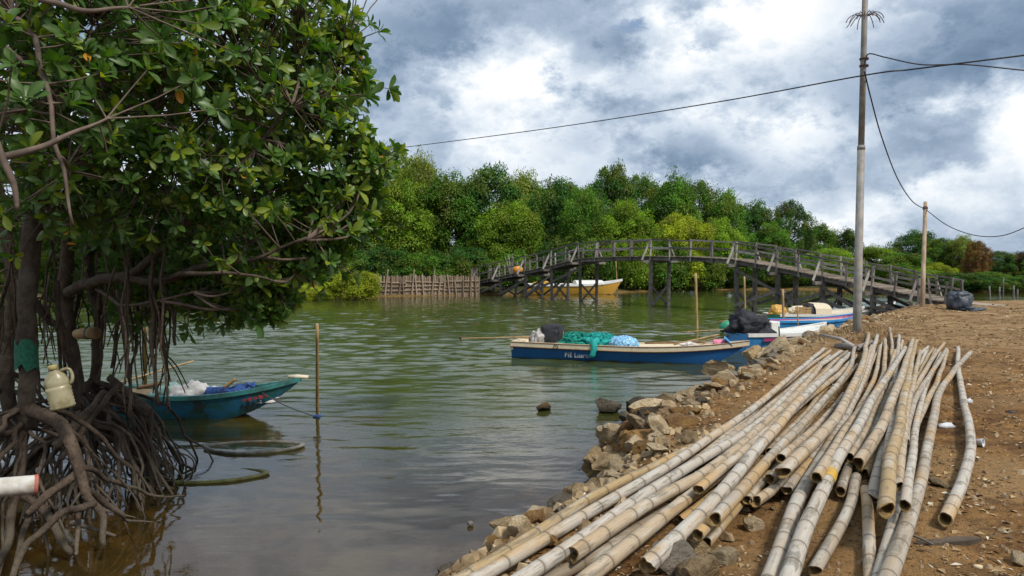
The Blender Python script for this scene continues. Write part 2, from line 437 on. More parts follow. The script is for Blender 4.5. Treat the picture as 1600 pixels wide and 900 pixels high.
# courses of stones following the waterline
segl = np.r_[0, np.cumsum(np.hypot(*np.diff(SHORE, axis=0).T))]
def shore_at(t):
    return np.interp(t, segl, SHORE[:, 0]), np.interp(t, segl, SHORE[:, 1])
t = segl[3] + 1.0; cnt = 0
while t < segl[14] and cnt < 288:
    x, y = shore_at(t); x2, y2 = shore_at(t + .3)
    nx, ny = (y2 - y), -(x2 - x); L = math.hypot(nx, ny); nx, ny = nx / L, ny / L
    big = .8 if y < 7.5 else 1.0 if y < 14 else (1.15 if y < 20 else 1.35)
    for s_, sz in ((.15, .15), (.29, .18), (.46, .20), (.65, .19), (.86, .16), (1.06, .12)):
        if cnt >= 288: break
        if s_ > .9 and rs.random() < .35: continue
        if y > 21 and s_ < .1: continue
        size = sz * rs.uniform(.65, 1.3) * big
        if s_ > .5: size *= rs.uniform(.6, 1.1)
        px_, py_ = x + nx * (s_ + rs.uniform(-.14, .14)) + (x2 - x) * rs.uniform(-.6, .6), y + ny * (s_ + rs.uniform(-.14, .14)) + (y2 - y) * rs.uniform(-.6, .6)
        mi = rs.choices(range(5), (4.0, 2.4, 1.6, 2.0, 1.0) if s_ < .25 else (5, 1.2, 4.6, 2.4, .2))[0]
        put_stone(px_, py_, gz(px_, py_) + size * .16 + .02, size, mi); cnt += 1
    t += rs.uniform(.29, .38) * (1.0 if y < 12 else (1.35 if y < 18 else 1.9))
# single stones that stand out of the bank's face in the photo
for (px, py, z, sx_, sy_, sz_, mi) in [(1095, 652, .28, .30, .22, .2, 1), (1190, 590, .5, .28, .24, .2, 4), (1050, 668, .3, .26, .24, .2, 1), (985, 705, .25, .38, .26, .18, 1), (958, 722, .22, .3, .25, .2, 0),
        (1140, 596, .45, .38, .25, .2, 1), (1125, 575, .5, .42, .28, .2, 0), (1210, 545, .68, .38, .28, .2, 2), (1180, 555, .5, .32, .28, .2, 0), (1235, 552, .7, .28, .22, .16, 0)]:
    p = PZ(px, py, z); o = put_stone(p.x, p.y, z, 1, mi, sc=(sx_, sy_, sz_))

# boulders standing in the water, loose stones on the ground
for (px, py, sx_, sz_, mi, lab) in [(950, 641, .27, .24, 4, 'dark rounded boulder standing alone in the water off the bank'),
        (996, 642, .30, .26, 4, 'flat-topped dark boulder in the water, between two other boulders'),
        (1022, 652, .27, .30, 4, 'pale crusted boulder at the water end next to the embankment'),
        (983, 658, .20, .11, 4, 'low flat boulder barely rising from the water in front of the others'),
        (848, 640, .16, .09, 3, 'small brown boulder top breaking the surface farthest from the bank')]:
    p = PZ(px, py, 0.02); o = put_stone(p.x, p.y, .05, 1, mi, None, 'boulder', (sx_, sx_ * .8, sz_)); tag(o, lab, 'boulder', 'boulders in the shallow water')
for (px, py, sx_, sy_, sz_, mi, lab, zz_) in [(1086, 884, .17, .11, .10, 0, 'thick pale log-shaped stone under the bamboo at the bottom edge', 1.0),
        (1174, 806, .075, .07, .065, 2, 'round pale stone just below two open bamboo ends', 1.0),
        (1465, 750, .11, .07, .045, 0, 'flat yellowish stone between the pile and the stray bamboo pole', 1.0),
        (1040, 862, .20, .16, .10, 1, 'rough grey stone beneath the poles left of the log-shaped stone', 1.0),
        (1128, 858, .09, .08, .07, 2, 'white stone touching the tip of the lowest yellow bamboo', 1.0),
        (1095, 850, .10, .09, .08, 0, 'brown stone wedged between two bamboo ends', 1.0),
        (1596, 862, .06, .05, .05, 2, 'pale grey stone at the right edge of the picture', 1.0)]:
    p = PZ(px, py, .86); o = put_stone(p.x, p.y, gz(p.x, p.y) + sz_ * .45, 1, mi, None, 'loose_stone', (sx_, sy_, sz_)); tag(o, lab, 'stone', 'loose stones on the bank')
    if 'log' in lab: o.rotation_euler = (0, 0, .6)

# small rubble filling the joints of the embankment
rub = MB(); rr2 = random.Random(88)
for k in range(1500):
    t = segl[3] + (segl[13] - segl[3]) * rr2.random() ** 1.35; x, y = shore_at(t); x2, y2 = shore_at(t + .3)
    nx, ny = (y2 - y), -(x2 - x); L = math.hypot(nx, ny); s_ = rr2.gauss(.62, .42)
    px_, py_ = x + nx / L * s_, y + ny / L * s_; s = rr2.uniform(.018, .06); z = gz(px_, py_) + s * .4
    if z < -.05: continue
    c0 = Vector((px_, py_, z)); q = rr2.uniform(0, 6.28)
    vs = [c0 + Vector((math.cos(q + t_ * 1.0472) * s * rr2.uniform(.7, 1.4), math.sin(q + t_ * 1.0472) * s * rr2.uniform(.7, 1.2), -.4 * s + rr2.uniform(-.2, .2) * s)) for t_ in range(6)] + [c0 + Vector((math.cos(q + .5 + t_ * 2.094) * s * .65, math.sin(q + .5 + t_ * 2.094) * s * .6, s * rr2.uniform(.3, .9))) for t_ in range(3)]
    rub.add(vs, [(0, 1, 6), (1, 2, 7, 6), (2, 3, 7), (3, 4, 8, 7), (4, 5, 8), (5, 0, 6, 8), (6, 7, 8)])
o = rub.build('rubble', simple('rubble_stone', (.44, .33, .19), (.17, .115, .06), 2.2, .9, .6, .03, lo=.42, hi=.58), bank); o['kind'] = 'stuff'
# ------------------------------------------------------------------ bamboo poles
m_bam, nt, b = newmat('bamboo'); T = NT(nt)
uv = T.n('ShaderNodeUVMap'); mp = T.n('ShaderNodeMapping'); mp.inputs['Scale'].default_value = (3, 1.2, 1); T.l(uv.outputs[0], mp.inputs[0])
rn = T.rand()
add = T.n('ShaderNodeVectorMath', operation='ADD'); T.l(mp.outputs[0], add.inputs[0])
cb = T.n('ShaderNodeCombineXYZ'); T.l(T.math('MULTIPLY', rn, 91), cb.inputs[0]); T.l(T.math('MULTIPLY', rn, 37), cb.inputs[1]); T.l(cb.outputs[0], add.inputs[1]); pv = add.outputs[0]
ocol = T.n('ShaderNodeObjectInfo').outputs['Color']
streak = T.n('ShaderNodeMapping'); streak.inputs['Scale'].default_value = (7, .6, 1); T.l(pv, streak.inputs[0])
blot = T.noise(pv, 1.6, 6, .62); stk = T.noise(streak.outputs[0], 3.0, 5, .6); speck = T.noise(pv, 9, 5, .7)
col = T.mix(T.step(stk, .3, .7), ocol, T.mix(.5, ocol, (.30, .19, .08)))
col = T.mix(T.math('MULTIPLY', T.step(blot, .50, .64), .7), col, (.44, .42, .37))
gr = T.noise(pv, 2.6, 7, .7); col = T.mix(T.math('MULTIPLY', T.step(gr, .51, .62), .75), col, (.15, .13, .10))
col = T.mix(T.math('MULTIPLY', T.step(speck, .55, .70), .65), col, (.15, .12, .08))
lowf = T.noise(pv, .55, 3); col = T.mix(T.math('MULTIPLY', T.step(lowf, .52, .70), .7), col, (.42, .255, .09))
node = T.n('ShaderNodeAttribute', attribute_name='node').outputs['Fac']
col = T.mix(T.math('MULTIPLY', node, .8), col, (.10, .072, .045))
T.l(col, b.inputs['Base Color']); b.inputs['Roughness'].default_value = .62; b.inputs['Specular IOR Level'].default_value = .3
T.bump(b, T.math('ADD', stk, T.math('MULTIPLY', speck, .6)), .35, .004)
m_cut = simple('bamboo_cut', (.30, .19, .07), (.13, .08, .03), 30, .8, .3, .004)

# pixel tracks of every pole (far end first), radius at near end in metres, layer, colour key, label
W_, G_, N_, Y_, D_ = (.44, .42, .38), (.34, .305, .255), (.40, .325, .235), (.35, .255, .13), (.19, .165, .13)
POLES = [
 ([(1083, 698), (940, 770), (810, 851), (690, 925)], .052, 0, Y_, 0, 'yellowish bamboo pole, outermost on the water side of the pile'),
 ([(1298, 548), (1246, 586), (1180, 640), (1128, 689), (1050, 748)], .045, 0, N_, 0, 'thin tan bamboo pole, second from the water along the top of the bank'),
 ([(1288, 545), (1198, 620), (1114, 682), (1018, 744), (875, 828), (715, 925)], .052, 1, W_, 0, 'long whitish bamboo pole, first full-length pole counted from the water'),
 ([(1314, 549), (1260, 588), (1192, 656), (1135, 695), (1070, 734), (992, 783), (914, 838), (790, 918)], .052, 1, W_, 0, 'long pale bamboo pole, second full-length pole from the water'),
 ([(1282, 571), (1250, 610), (1188, 668), (1099, 741), (1021, 783), (896, 867)], .056, 1, N_, 1, 'tan bamboo pole whose open end points at the water low in the picture'),
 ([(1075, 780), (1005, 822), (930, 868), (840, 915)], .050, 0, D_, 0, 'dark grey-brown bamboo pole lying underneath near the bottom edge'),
 ([(1338, 556), (1310, 585), (1240, 640), (1164, 708), (1067, 783), (1005, 835), (900, 915)], .056, 1, N_, 0, 'thick tan bamboo pole leaving the bottom edge, left of the big white open end'),
 ([(1328, 553), (1300, 580), (1260, 616), (1200, 681), (1161, 728), (1093, 809), (1010, 884)], .062, 2, W_, 1, 'white weathered bamboo pole with a big open end at the bottom of the picture'),
 ([(1335, 544), (1328, 574), (1300, 612), (1252, 664), (1200, 718), (1114, 812)], .052, 2, G_, 1, 'grey-patched bamboo pole with an open end just right of the big white one'),
 ([(1140, 752), (1119, 770), (1065, 812)], .040, 0, Y_, 1, 'short yellow bamboo stub peeping out between two thicker poles'),
 ([(1215, 715), (1158, 783), (1102, 850)], .045, 0, Y_, 1, 'yellow bamboo pole with an open end resting beside a white stone'),
 ([(1250, 690), (1196, 749), (1167, 781)], .042, 0, Y_, 1, 'yellow bamboo pole with dark open end, left of a pair above a round stone'),
 ([(1275, 690), (1220, 754), (1181, 784)], .046, 0, N_, 1, 'brown bamboo pole with orange open end, right of a pair above a round stone'),
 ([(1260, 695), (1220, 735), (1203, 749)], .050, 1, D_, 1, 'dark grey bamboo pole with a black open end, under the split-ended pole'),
 ([(1318, 616), (1300, 640), (1260, 681), (1219, 716)], .046, 3, N_, 1, 'tan bamboo pole with a small yellow open end on top of the pile'),
 ([(1357, 521), (1346, 572), (1320, 628), (1302, 660), (1274, 688), (1222, 738)], .060, 3, N_, 1, 'thick tan bamboo pole with a slanting cut end in the middle of the pile'),
 ([(1310, 665), (1276, 706), (1229, 765)], .046, 0, G_, 1, 'grey bamboo pole with a hole beside its open end, below the slant-cut pole'),
 ([(1371, 524), (1352, 584), (1328, 636), (1300, 690), (1262, 750), (1240, 800), (1200, 918)], .062, 1, W_, 0, 'grey-white bamboo pole leaving the bottom edge, left neighbour of the yellow-banded pole'),
 ([(1384, 531), (1380, 584), (1364, 618), (1320, 671), (1295, 715), (1275, 747)], .052, 2, N_, 1, 'tan bamboo pole with a neat round open end beside the yellow-banded pole'),
 ([(1415, 543), (1392, 580), (1360, 628), (1340, 668), (1316, 708), (1293, 751), (1262, 820), (1228, 918)], .060, 3, W_, 0, 'white bamboo pole with a bright yellow band above its lower end'),
 ([(1426, 531), (1410, 584), (1396, 620), (1380, 660), (1364, 690), (1341, 724)], .062, 4, N_, 1, 'thick tan bamboo pole with a large ragged open end on top of the pile'),
 ([(1380, 690), (1366, 715), (1352, 740)], .044, 2, Y_, 1, 'broken yellow bamboo end under the large ragged open end'),
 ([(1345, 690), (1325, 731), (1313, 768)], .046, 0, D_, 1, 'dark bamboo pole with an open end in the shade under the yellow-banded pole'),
 ([(1338, 745), (1330, 784), (1313, 822), (1272, 892)], .046, 0, G_, 1, 'thin grey bamboo pole with its own end lying on bare soil at the bottom'),
 ([(1405, 524), (1400, 580), (1389, 660), (1380, 700), (1372, 731), (1363, 779)], .050, 2, W_, 1, 'whitish bamboo pole with a round open end left of the ragged yellow end'),
 ([(1432, 532), (1422, 572), (1408, 650), (1398, 690), (1389, 735), (1384, 797)], .060, 3, Y_, 1, 'yellow bamboo pole with a ragged torn end hanging over soil'),
 ([(1352, 765), (1356, 800), (1360, 918)], .046, 0, N_, 0, 'narrow tan bamboo pole leaving the bottom edge upright, from under the pile'),
 ([(1450, 542), (1430, 590), (1420, 640), (1415, 685), (1406, 779), (1370, 918)], .050, 1, W_, 0, 'crackled white bamboo pole leaving the bottom edge, second from the right'),
 ([(1517, 551), (1490, 580), (1466, 620), (1448, 704), (1420, 807), (1382, 920)], .060, 1, G_, 0, 'thick grey-tan bamboo pole forming the right edge of the pile'),
 ([(1497, 543), (1498, 575), (1504, 620), (1516, 685), (1513, 723), (1496, 775), (1477, 812)], .055, 0, W_, 1, 'stray crooked bamboo pole lying apart on the right of the pile'),
 ([(1480, 547), (1466, 592), (1446, 632), (1428, 672), (1412, 750)], .050, 1, N_, 0, 'tan bamboo pole next inside the right edge of the pile'),
 ([(1476, 536), (1452, 568), (1428, 612), (1405, 665)], .046, 2, N_, 0, 'tan bamboo pole reaching furthest up among those on the right half'),
 ([(1479, 545), (1460, 576), (1440, 606), (1424, 640), (1414, 690)], .044, 2, G_, 0, 'crooked grey bamboo pole with knobbly joints, right half of the pile'),
 ([(1390, 512), (1394, 540), (1393, 580), (1386, 650)], .044, 1, G_, 0, 'bamboo pole whose far tip reaches highest beside the utility pole'),
 ([(1410, 532), (1404, 570), (1396, 620)], .042, 1, W_, 0, 'pale bamboo tip just behind the white yellow-banded pole'),
 ([(1383, 529), (1366, 560), (1345, 605), (1310, 650)], .042, 0, N_, 0, 'thin tan bamboo pole crossing under others at the far end'),
 ([(1322, 570), (1290, 606), (1248, 656), (1200, 705)], .040, 0, N_, 0, 'slim tan bamboo pole in the gap beside the white weathered one'),
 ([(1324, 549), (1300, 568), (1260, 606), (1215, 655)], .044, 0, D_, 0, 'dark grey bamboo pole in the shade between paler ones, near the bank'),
 ([(1450, 542), (1434, 558), (1415, 605)], .040, 1, W_, 0, 'short visible white bamboo tip, leftmost of the small tips on the far right'),
 ([(1458, 544), (1444, 568), (1420, 622)], .040, 1, Y_, 0, 'thin yellowish bamboo tip between two grey ones at the far right'),
 ([(1462, 546), (1448, 575), (1432, 610)], .038, 0, N_, 0, 'thin brown bamboo tip lying lowest at the far right'),
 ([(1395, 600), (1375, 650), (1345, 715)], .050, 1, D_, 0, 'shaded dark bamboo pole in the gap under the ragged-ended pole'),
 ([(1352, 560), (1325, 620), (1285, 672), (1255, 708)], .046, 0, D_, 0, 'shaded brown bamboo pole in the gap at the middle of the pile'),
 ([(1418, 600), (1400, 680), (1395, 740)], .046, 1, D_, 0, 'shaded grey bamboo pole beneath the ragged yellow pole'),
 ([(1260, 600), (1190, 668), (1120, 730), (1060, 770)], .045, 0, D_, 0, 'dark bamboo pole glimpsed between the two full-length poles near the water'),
]
POLES += [
 ([(1296, 556), (1230, 612), (1165, 664), (1085, 722), (1000, 775)], .046, 0, G_, 0, 'grey bamboo pole half hidden between the first two full-length poles'),
 ([(1340, 570), (1285, 632), (1225, 700), (1150, 775), (1090, 836)], .046, 1, N_, 0, 'tan bamboo pole squeezed right of the white weathered one'),
 ([(1362, 540), (1340, 600), (1306, 655), (1262, 705)], .044, 1, G_, 0, 'grey bamboo pole beside the thick slant-cut pole'),
 ([(1376, 540), (1366, 590), (1342, 640), (1306, 700), (1280, 745)], .044, 1, N_, 0, 'narrow tan bamboo pole left of the neat round open end'),
 ([(1399, 548), (1380, 610), (1352, 670), (1330, 715)], .046, 2, N_, 0, 'tan bamboo pole just left of the large ragged open end'),
 ([(1420, 548), (1404, 600), (1394, 660), (1386, 720)], .044, 2, G_, 0, 'grey bamboo pole between the ragged ended and the yellow poles'),
 ([(1438, 548), (1426, 600), (1414, 660), (1402, 760)], .046, 2, N_, 0, 'tan bamboo pole right of the ragged yellow one'),
 ([(1310, 560), (1270, 600), (1212, 660), (1150, 715), (1090, 765)], .044, 1, N_, 0, 'tan bamboo pole between the pale and the white weathered poles'),
 ([(1470, 552), (1448, 600), (1434, 650), (1424, 720), (1412, 790)], .044, 1, W_, 0, 'pale bamboo pole beside the crackled white one'),
]
# lay the poles down one after another, each stiff and resting on what lies below, along its track in view
placed = []      # arrays of (x,y,z,r)
order = sorted(range(len(POLES)), key=lambda i: (POLES[i][2], i))
AXIS = {}
for i in order:
    tr_, rad, lay, colr, op, lab = POLES[i]; rad *= .735
    n = 36
    pp = smooth_path([(a, b_, 0) for a, b_ in tr_], 200)
    # resample so that samples are even on the ground
    g0 = [PZ(p.x, p.y, .9) for p in pp]
    L = np.r_[0, np.cumsum([(g0[k + 1] - g0[k]).length for k in range(len(g0) - 1)])]
    tt = np.linspace(0, L[-1], n)
    qx = np.interp(tt, L, [p.x for p in pp]); qy = np.interp(tt, L, [p.y for p in pp])
    rr_ = np.linspace(rad * .78, rad, n) if L[-1] > 3 else np.full(n, rad)
    z = np.full(n, .86)
    for it in range(4):
        P3 = np.array([PZ(qx[k], qy[k], z[k]) for k in range(n)])
        h = height(P3[:, 0], P3[:, 1]); h = np.maximum(h, .72) + rr_ + .01
        for (Q, qr) in placed:
            d = np.hypot(P3[:, None, 0] - Q[None, :, 0], P3[:, None, 1] - Q[None, :, 1])
            R2 = (rr_[:, None] + qr[None, :]) * .97
            e = np.where(d < R2, Q[None, :, 2] + np.sqrt(np.maximum(R2 ** 2 - d ** 2, 0)), -9)
            h = np.maximum(h, e.max(1))
        deg = 2 if L[-1] > 3 else 1
        u = np.linspace(-1, 1, n); c = np.polyfit(u, h, deg); zf = np.polyval(c, u)
        zf = zf + max(0, np.percentile(h - zf, 88))
        z = .5 * z + .5 * np.clip(zf, .8, .80 + .075 + .095 * (lay + .6))
    P3 = np.array([PZ(qx[k], qy[k], z[k]) for k in range(n)])
    AXIS[i] = (P3, rr_, L[-1])
    fine_ = np.linspace(0, 1, 120); src = np.linspace(0, 1, n)
    placed.append((np.column_stack([np.interp(fine_, src, P3[:, k]) for k in range(3)]), np.interp(fine_, src, rr_)))

def bamboo(i):
    tr_, rad, lay, colr, op, lab = POLES[i]
    P3, rr_, _ = AXIS[i]
    rb = random.Random(500 + i); op = op or tr_[-1][1] < 900
    L = np.r_[0, np.cumsum(np.linalg.norm(np.diff(P3, axis=0), axis=1))]; tot = L[-1]
    ss, nod, rm = [], [], []
    s = rb.uniform(0, .15)
    ss.append(0); nod.append(0); rm.append(.97)
    while s < tot - .03:
        for ds, nv, rv in ((-.03, .0, 1.0), (-.008, .25, 1.03), (0, .8, 1.075), (.007, 1, 1.03), (.014, .2, 1.005), (.05, 0.0, .99)):
            q = s + ds
            if ss[-1] + .004 < q < tot - .004: ss.append(q); nod.append(nv); rm.append(rv)
        s += rb.uniform(.19, .40)
    ss.append(tot); nod.append(0); rm.append(.99)
    # joints give small kinks
    n = 14; mb = MB(); nv_attr = []
    pts = []
    kx = [rb.uniform(-1, 1) for _ in ss]
    ctr = [Vector([np.interp(q, L, P3[:, k]) for k in range(3)]) for q in ss]
    off = Vector((0, 0, 0))
    for k, q in enumerate(ss):
        wv = Vector((mnoise.noise(Vector((q * .9, i * 7.3, 1))), mnoise.noise(Vector((q * .9, i * 7.3, 9))), 0)) * (.014 if tot > 2.5 else .004)
        pts.append(ctr[k] + wv)
    rad_ = [np.interp(q, L, rr_) * rm[k] for k, q in enumerate(ss)]
    mb.tube(pts, rad_, n, cap=False)
    if op:   # torn rim of the cut end: move the last ring's vertices along the pole
        d = (pts[-1] - pts[-2]).normalized(); b0 = (len(pts) - 1) * n
        ph = rb.uniform(0, 6.28); am = .045 if ('ragged' in lab or 'slant' in lab) else rb.uniform(.008, .022)
        for k in range(n):
            sft = am * (math.sin(2 * math.pi * k / n + ph) + .6 * math.sin(4 * math.pi * k / n + ph * 2)) + rb.uniform(-.009, .009)
            mb.v[b0 + k] = tuple(Vector(mb.v[b0 + k]) + d * sft)
    else:
        mb.f.append(tuple((len(pts) - 1) * n + k for k in range(n)))
    mb.f.append(tuple(k for k in reversed(range(n))))
    me = mb.mesh('bamboo_pole', True)
    at = me.attributes.new('node', 'FLOAT', 'POINT')
    at.data.foreach_set('value', np.repeat(np.array(nod, np.float32), n))
    uvl = me.uv_layers.new(name='UVMap')
    vv = np.repeat(ss, n); uu = np.tile(np.arange(n) / n, len(ss))
    li = np.zeros(len(me.loops), np.int32); me.loops.foreach_get('vertex_index', li)
    uvs = np.column_stack([np.sin(uu[li] * math.pi * 2) * .16 + np.cos(uu[li] * 6.283) * .12 + uu[li] * .0, vv[li]]); uvl.data.foreach_set('uv', uvs.astype(np.float32).ravel())
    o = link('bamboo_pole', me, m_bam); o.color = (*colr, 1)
    tag(o, lab, 'bamboo pole', 'bamboo poles piled on the bank')
    d = (pts[-1] - pts[-2]).normalized()
    if op:   # pale wall of the cut end and the hollow inside
        ring = [Vector(mb.v[(len(pts) - 1) * n + k]) for k in range(n)]
        cm = MB(); c0 = pts[-1]; w = .80
        inn = [c0 + (p - c0) * w + d * ((p - c0).dot(d)) * (1 - w) for p in ring]
        deep = [c0 - d * .16 + ((p - c0) - d * (p - c0).dot(d)) * w for p in ring]
        outr = [c0 + (p - c0) * .995 + d * .002 for p in ring]
        cm.add(outr + [p + d * .002 for p in inn] + deep, [(k, (k + 1) % n, n + (k + 1) % n, n + k) for k in range(n)] + [(n + k, n + (k + 1) % n, 2 * n + (k + 1) % n, 2 * n + k) for k in range(n)] + [tuple(2 * n + k for k in range(n))])
        cm.build('cut_end', m_cut, o, True)
    if 'bright yellow band' in lab:
        k0 = int(np.argmin([abs((c - PZ(1293, 751, c.z)).length) for c in pts]))
        bm_ = MB(); seg = [k for k in range(len(pts)) if abs(ss[k] - ss[k0]) < .2]
        q0 = max(ss[k0] - .14, 0); ptsb = [Vector([np.interp(q0 + .03 * j, ss, [p[c] for p in pts]) for c in range(3)]) for j in range(7)]
        bm_.tube(ptsb, [np.interp(q0 + .03 * j, ss, rad_) + .0025 for j in range(7)], 14, cap=False)
        ob = bm_.build('yellow_band', simple('bamboo_yellow', (.55, .34, .04), (.42, .25, .05), 14, .6), o, True); ob['label'] = 'bright yellow band on the bamboo'
    return o
for i in range(len(POLES)): bamboo(i)
# ------------------------------------------------------------------ wooden footbridge
def wood(name, c1, c2, c3, sc=(1, 1, 1), rv=.28):
    m, nt, b = newmat(name); T = NT(nt); v = T.coord('Object', sc); rn = T.rand()
    n = T.noise(v, 5, 6, .65); n2 = T.noise(v, 26, 4, .6)
    c = T.mix(T.step(n, .35, .65), c1, c2); c = T.mix(T.math('MULTIPLY', T.step(n2, .5, .7), .6), c, c3)
    hs = T.n('ShaderNodeHueSaturation'); T.l(c, hs.inputs['Color']); T.l(T.math('MULTIPLY_ADD', rn, 2 * rv, 1 - rv), hs.inputs['Value'])
    T.l(hs.outputs[0], b.inputs['Base Color']); b.inputs['Roughness'].default_value = .85; b.inputs['Specular IOR Level'].default_value = .2
    T.bump(b, T.math('ADD', n, n2), .5, .01); return m
m_old = wood('weathered_timber', (.11, .097, .088), (.185, .165, .15), (.05, .042, .036))
m_old_l = wood('weathered_timber_pale', (.24, .215, .19), (.34, .31, .28), (.12, .105, .09))
m_deckw = wood('deck_timber', (.20, .165, .13), (.27, .225, .18), (.10, .08, .065))
BA, BB = 35.1, .7233
def bline(px):
    u = (px - 800) / FPX; y = BA / (u + BB); return Vector((BA - BB * y, y, 0))
BK = [(738, .78), (746, .91), (781, 1.30), (820.6, 1.70), (861, 2.06), (905, 2.50), (960, 2.58), (1016.5, 2.60), (1085, 2.55), (1150, 2.42), (1214, 2.08), (1285, 1.72), (1363, 1.36), (1437, 1.02), (1478, .86)]
p_end = bline(1478); p_sta = bline(738)
Bdir = (p_sta - p_end).normalized(); BL = (p_sta - p_end).length
Bnor = Vector((-Bdir.y, Bdir.x, 0));  Bnor = Bnor if Bnor.x > 0 else -Bnor
BT = [((bline(px) - p_end).length, z) for px, z in BK][::-1]
bts, bzs = [a for a, _ in BT], [c for _, c in BT]
def deckz(t):   # softened polyline
    return float(np.mean([np.interp(t + k, bts, bzs) for k in (-.3, 0, .3)]))
def bp_(t, w, dz=0.0):
    p = p_end + Bdir * t + Bnor * w; return Vector((p.x, p.y, deckz(t) + dz))
BW = 1.42
bridge = thing('wooden_footbridge', 'arched grey timber footbridge on crossed piles over the river', 'bridge', (p_end.x, p_end.y, 0))
binv = Vector((p_end.x, p_end.y, 0))
def bpart(name, p0, p1, w, h, m=m_old, jit=.06, bend=0.0):
    mb = MB(); mb.beam(Vector(p0) - binv, Vector(p1) - binv, w, h, jit=jit); return mb.build(name, m, bridge)
tn = lambda px: (bline(px) - p_end).length
# deck boards, each its own
t = 0.05
while t < BL:
    w = rnd.uniform(.15, .21)
    a = bp_(t + w / 2, -.10 + rnd.uniform(-.05, .04), .02 + rnd.uniform(-.008, .008)); c = bp_(t + w / 2, BW + .10 + rnd.uniform(-.05, .05), .02 + rnd.uniform(-.008, .008))
    bpart('deck_plank', a, c, w - .014, .034, m_deckw, .05); t += w
bents = [746, 781, 820.6, 861, 905, 1016.5, 1150, 1214, 1285, 1363, 1437]
tb = [tn(p) for p in bents]
cuts = sorted(tb + [0.02, BL - .02])
for w in (.06, BW - .06, BW / 2):
    for a, c in zip(cuts[:-1], cuts[1:]):
        mid = (a + c) / 2; k = 3 if c - a > 4 else 1
        es = np.linspace(a, c, k + 1)
        for e0, e1 in zip(es[:-1], es[1:]):
            bpart('stringer', bp_(e0 + .005, w, -.10), bp_(e1 - .005, w, -.10), .085, .17)
RH = lambda t: np.interp(t, [0, 8, 16, BL], [.78, .80, .90, .98])
post_t = []
for a, c in zip(cuts[:-1], cuts[1:]):
    k = 4 if c - a > 4 else 2
    post_t += list(np.linspace(a, c, k + 1)[:-1])
post_t += [BL - .05]
for side, w in ((0, -.04), (1, BW + .04)):
    for t_ in post_t:
        j = rnd.uniform(-.10, .10)
        bpart('rail_post', bp_(t_, w, -.20), bp_(t_ + j, w + rnd.uniform(-.05, .05), RH(t_) + rnd.uniform(-.03, .08)), .085, .075, m_old_l if rnd.random() < .45 else m_old)
    wi = w + (.055 if side else -.055)
    for a, c in zip(post_t[:-1], post_t[1:]):
        bpart('handrail', bp_(a + .004, wi, RH(a) - .01 + rnd.uniform(-.035, .035)), bp_(c - .004, wi, RH(c) - .01 + rnd.uniform(-.035, .035)), .04, .07, m_old_l if rnd.random() < .3 else m_old)
        if rnd.random() < .93:
            bpart('mid_rail', bp_(a + .004, wi, RH(a) * .52 + rnd.uniform(-.02, .02)), bp_(c - .004, wi, RH(c) * .52 + rnd.uniform(-.02, .02)), .03, .085, m_old_l if rnd.random() < .5 else m_old)
for k, t_ in enumerate(tb):
    zt = deckz(t_)
    ends = []
    for w in (.04, BW - .04):
        q = bp_(t_ + rnd.uniform(-.04, .04), w, 0); b0 = Vector((q.x + rnd.uniform(-.08, .08), q.y, max(-1.0, gz(q.x, q.y) - .3)))
        if k == 10: b0.z = .3
        bpart('pile', b0, (q.x, q.y, zt - .30), .17, .17); ends.append((Vector((b0.x, b0.y, 0)), Vector((q.x, q.y, zt - .4))))
    bpart('crossbeam', bp_(t_, -.62, -.25), bp_(t_, BW + .62, -.25), .13, .13)
    for w0, w1 in ((-.58, -.06), (BW + .58, BW + .06)):
        bpart('outrigger_brace', bp_(t_ + .07, w0, -.17), bp_(t_ + .07, w1, RH(t_) * .82), .055, .09, m_old_l)
    if zt > 1.2:
        (l0, l1), (r0, r1) = ends
        top = .78 if zt < 2.2 else .55
        bpart('cross_brace', l0 + Vector((0, 0, .05)) - Bdir * .1, r0.lerp(r1, top) - Bdir * .1, .05, .11)
        bpart('cross_brace', r0 + Vector((0, 0, .05)) + Bdir * .1, l0.lerp(l1, top) + Bdir * .1, .05, .11)
for i0, i1, lo, hi in ((0, 1, .12, .85), (1, 2, .1, .85), (2, 3, .1, .86), (2, 4, .12, .9), (10, 9, .25, .6), (9, 8, .1, .55), (6, 8, .95, .10), (8, 9, .95, .12), (7, 8, .2, .75), (6, 7, .15, .6), (9, 10, .9, .25)):
    for w in (-.05, BW + .05):
        if w > 0 and (i0 + i1) % 2 == 0: continue
        q0 = bp_(tb[i0], w, 0); q1 = bp_(tb[i1], w, 0)
        q0.z = max(.02, (deckz(tb[i0]) - .35) * lo); q1.z = (deckz(tb[i1]) - .35) * hi
        bpart('diagonal_brace', q0, q1, .05, .13)
bpart('approach_ramp', bp_(.02, BW * .5, -.02), bp_(.02, BW * .5, 0) - Bdir * 1.6 - Vector((0, 0, deckz(.02) - .78)), 1.1, .06, m_deckw)
# orange basket and sticks on the bridge
q = bp_(tn(800), .45, .04)
m_or = simple('orange_weave', (.72, .32, .05), (.5, .2, .03), 20, .6)
def lathe(mb, prof, n=16, ctr=(0, 0, 0), sx=1, sy=1):
    b = len(mb.v)
    for r, z in prof:
        for k in range(n):
            a = 6.28319 * k / n; mb.v.append((ctr[0] + r * sx * math.cos(a), ctr[1] + r * sy * math.sin(a), ctr[2] + z))
    for i in range(len(prof) - 1):
        for k in range(n):
            a0, a1 = b + i * n + k, b + i * n + (k + 1) % n; mb.f.append((a0, a1, a1 + n, a0 + n))
bk = thing('orange_basket', 'round orange basket standing on the left slope of the footbridge', 'basket', q)
mb = MB(); lathe(mb, [(.02, 0), (.22, .02), (.34, .16), (.36, .30), (.30, .44), (.18, .52), (.16, .50), (.27, .42), (.33, .3)], 18); mb.build('basket_body', m_or, bk, True)
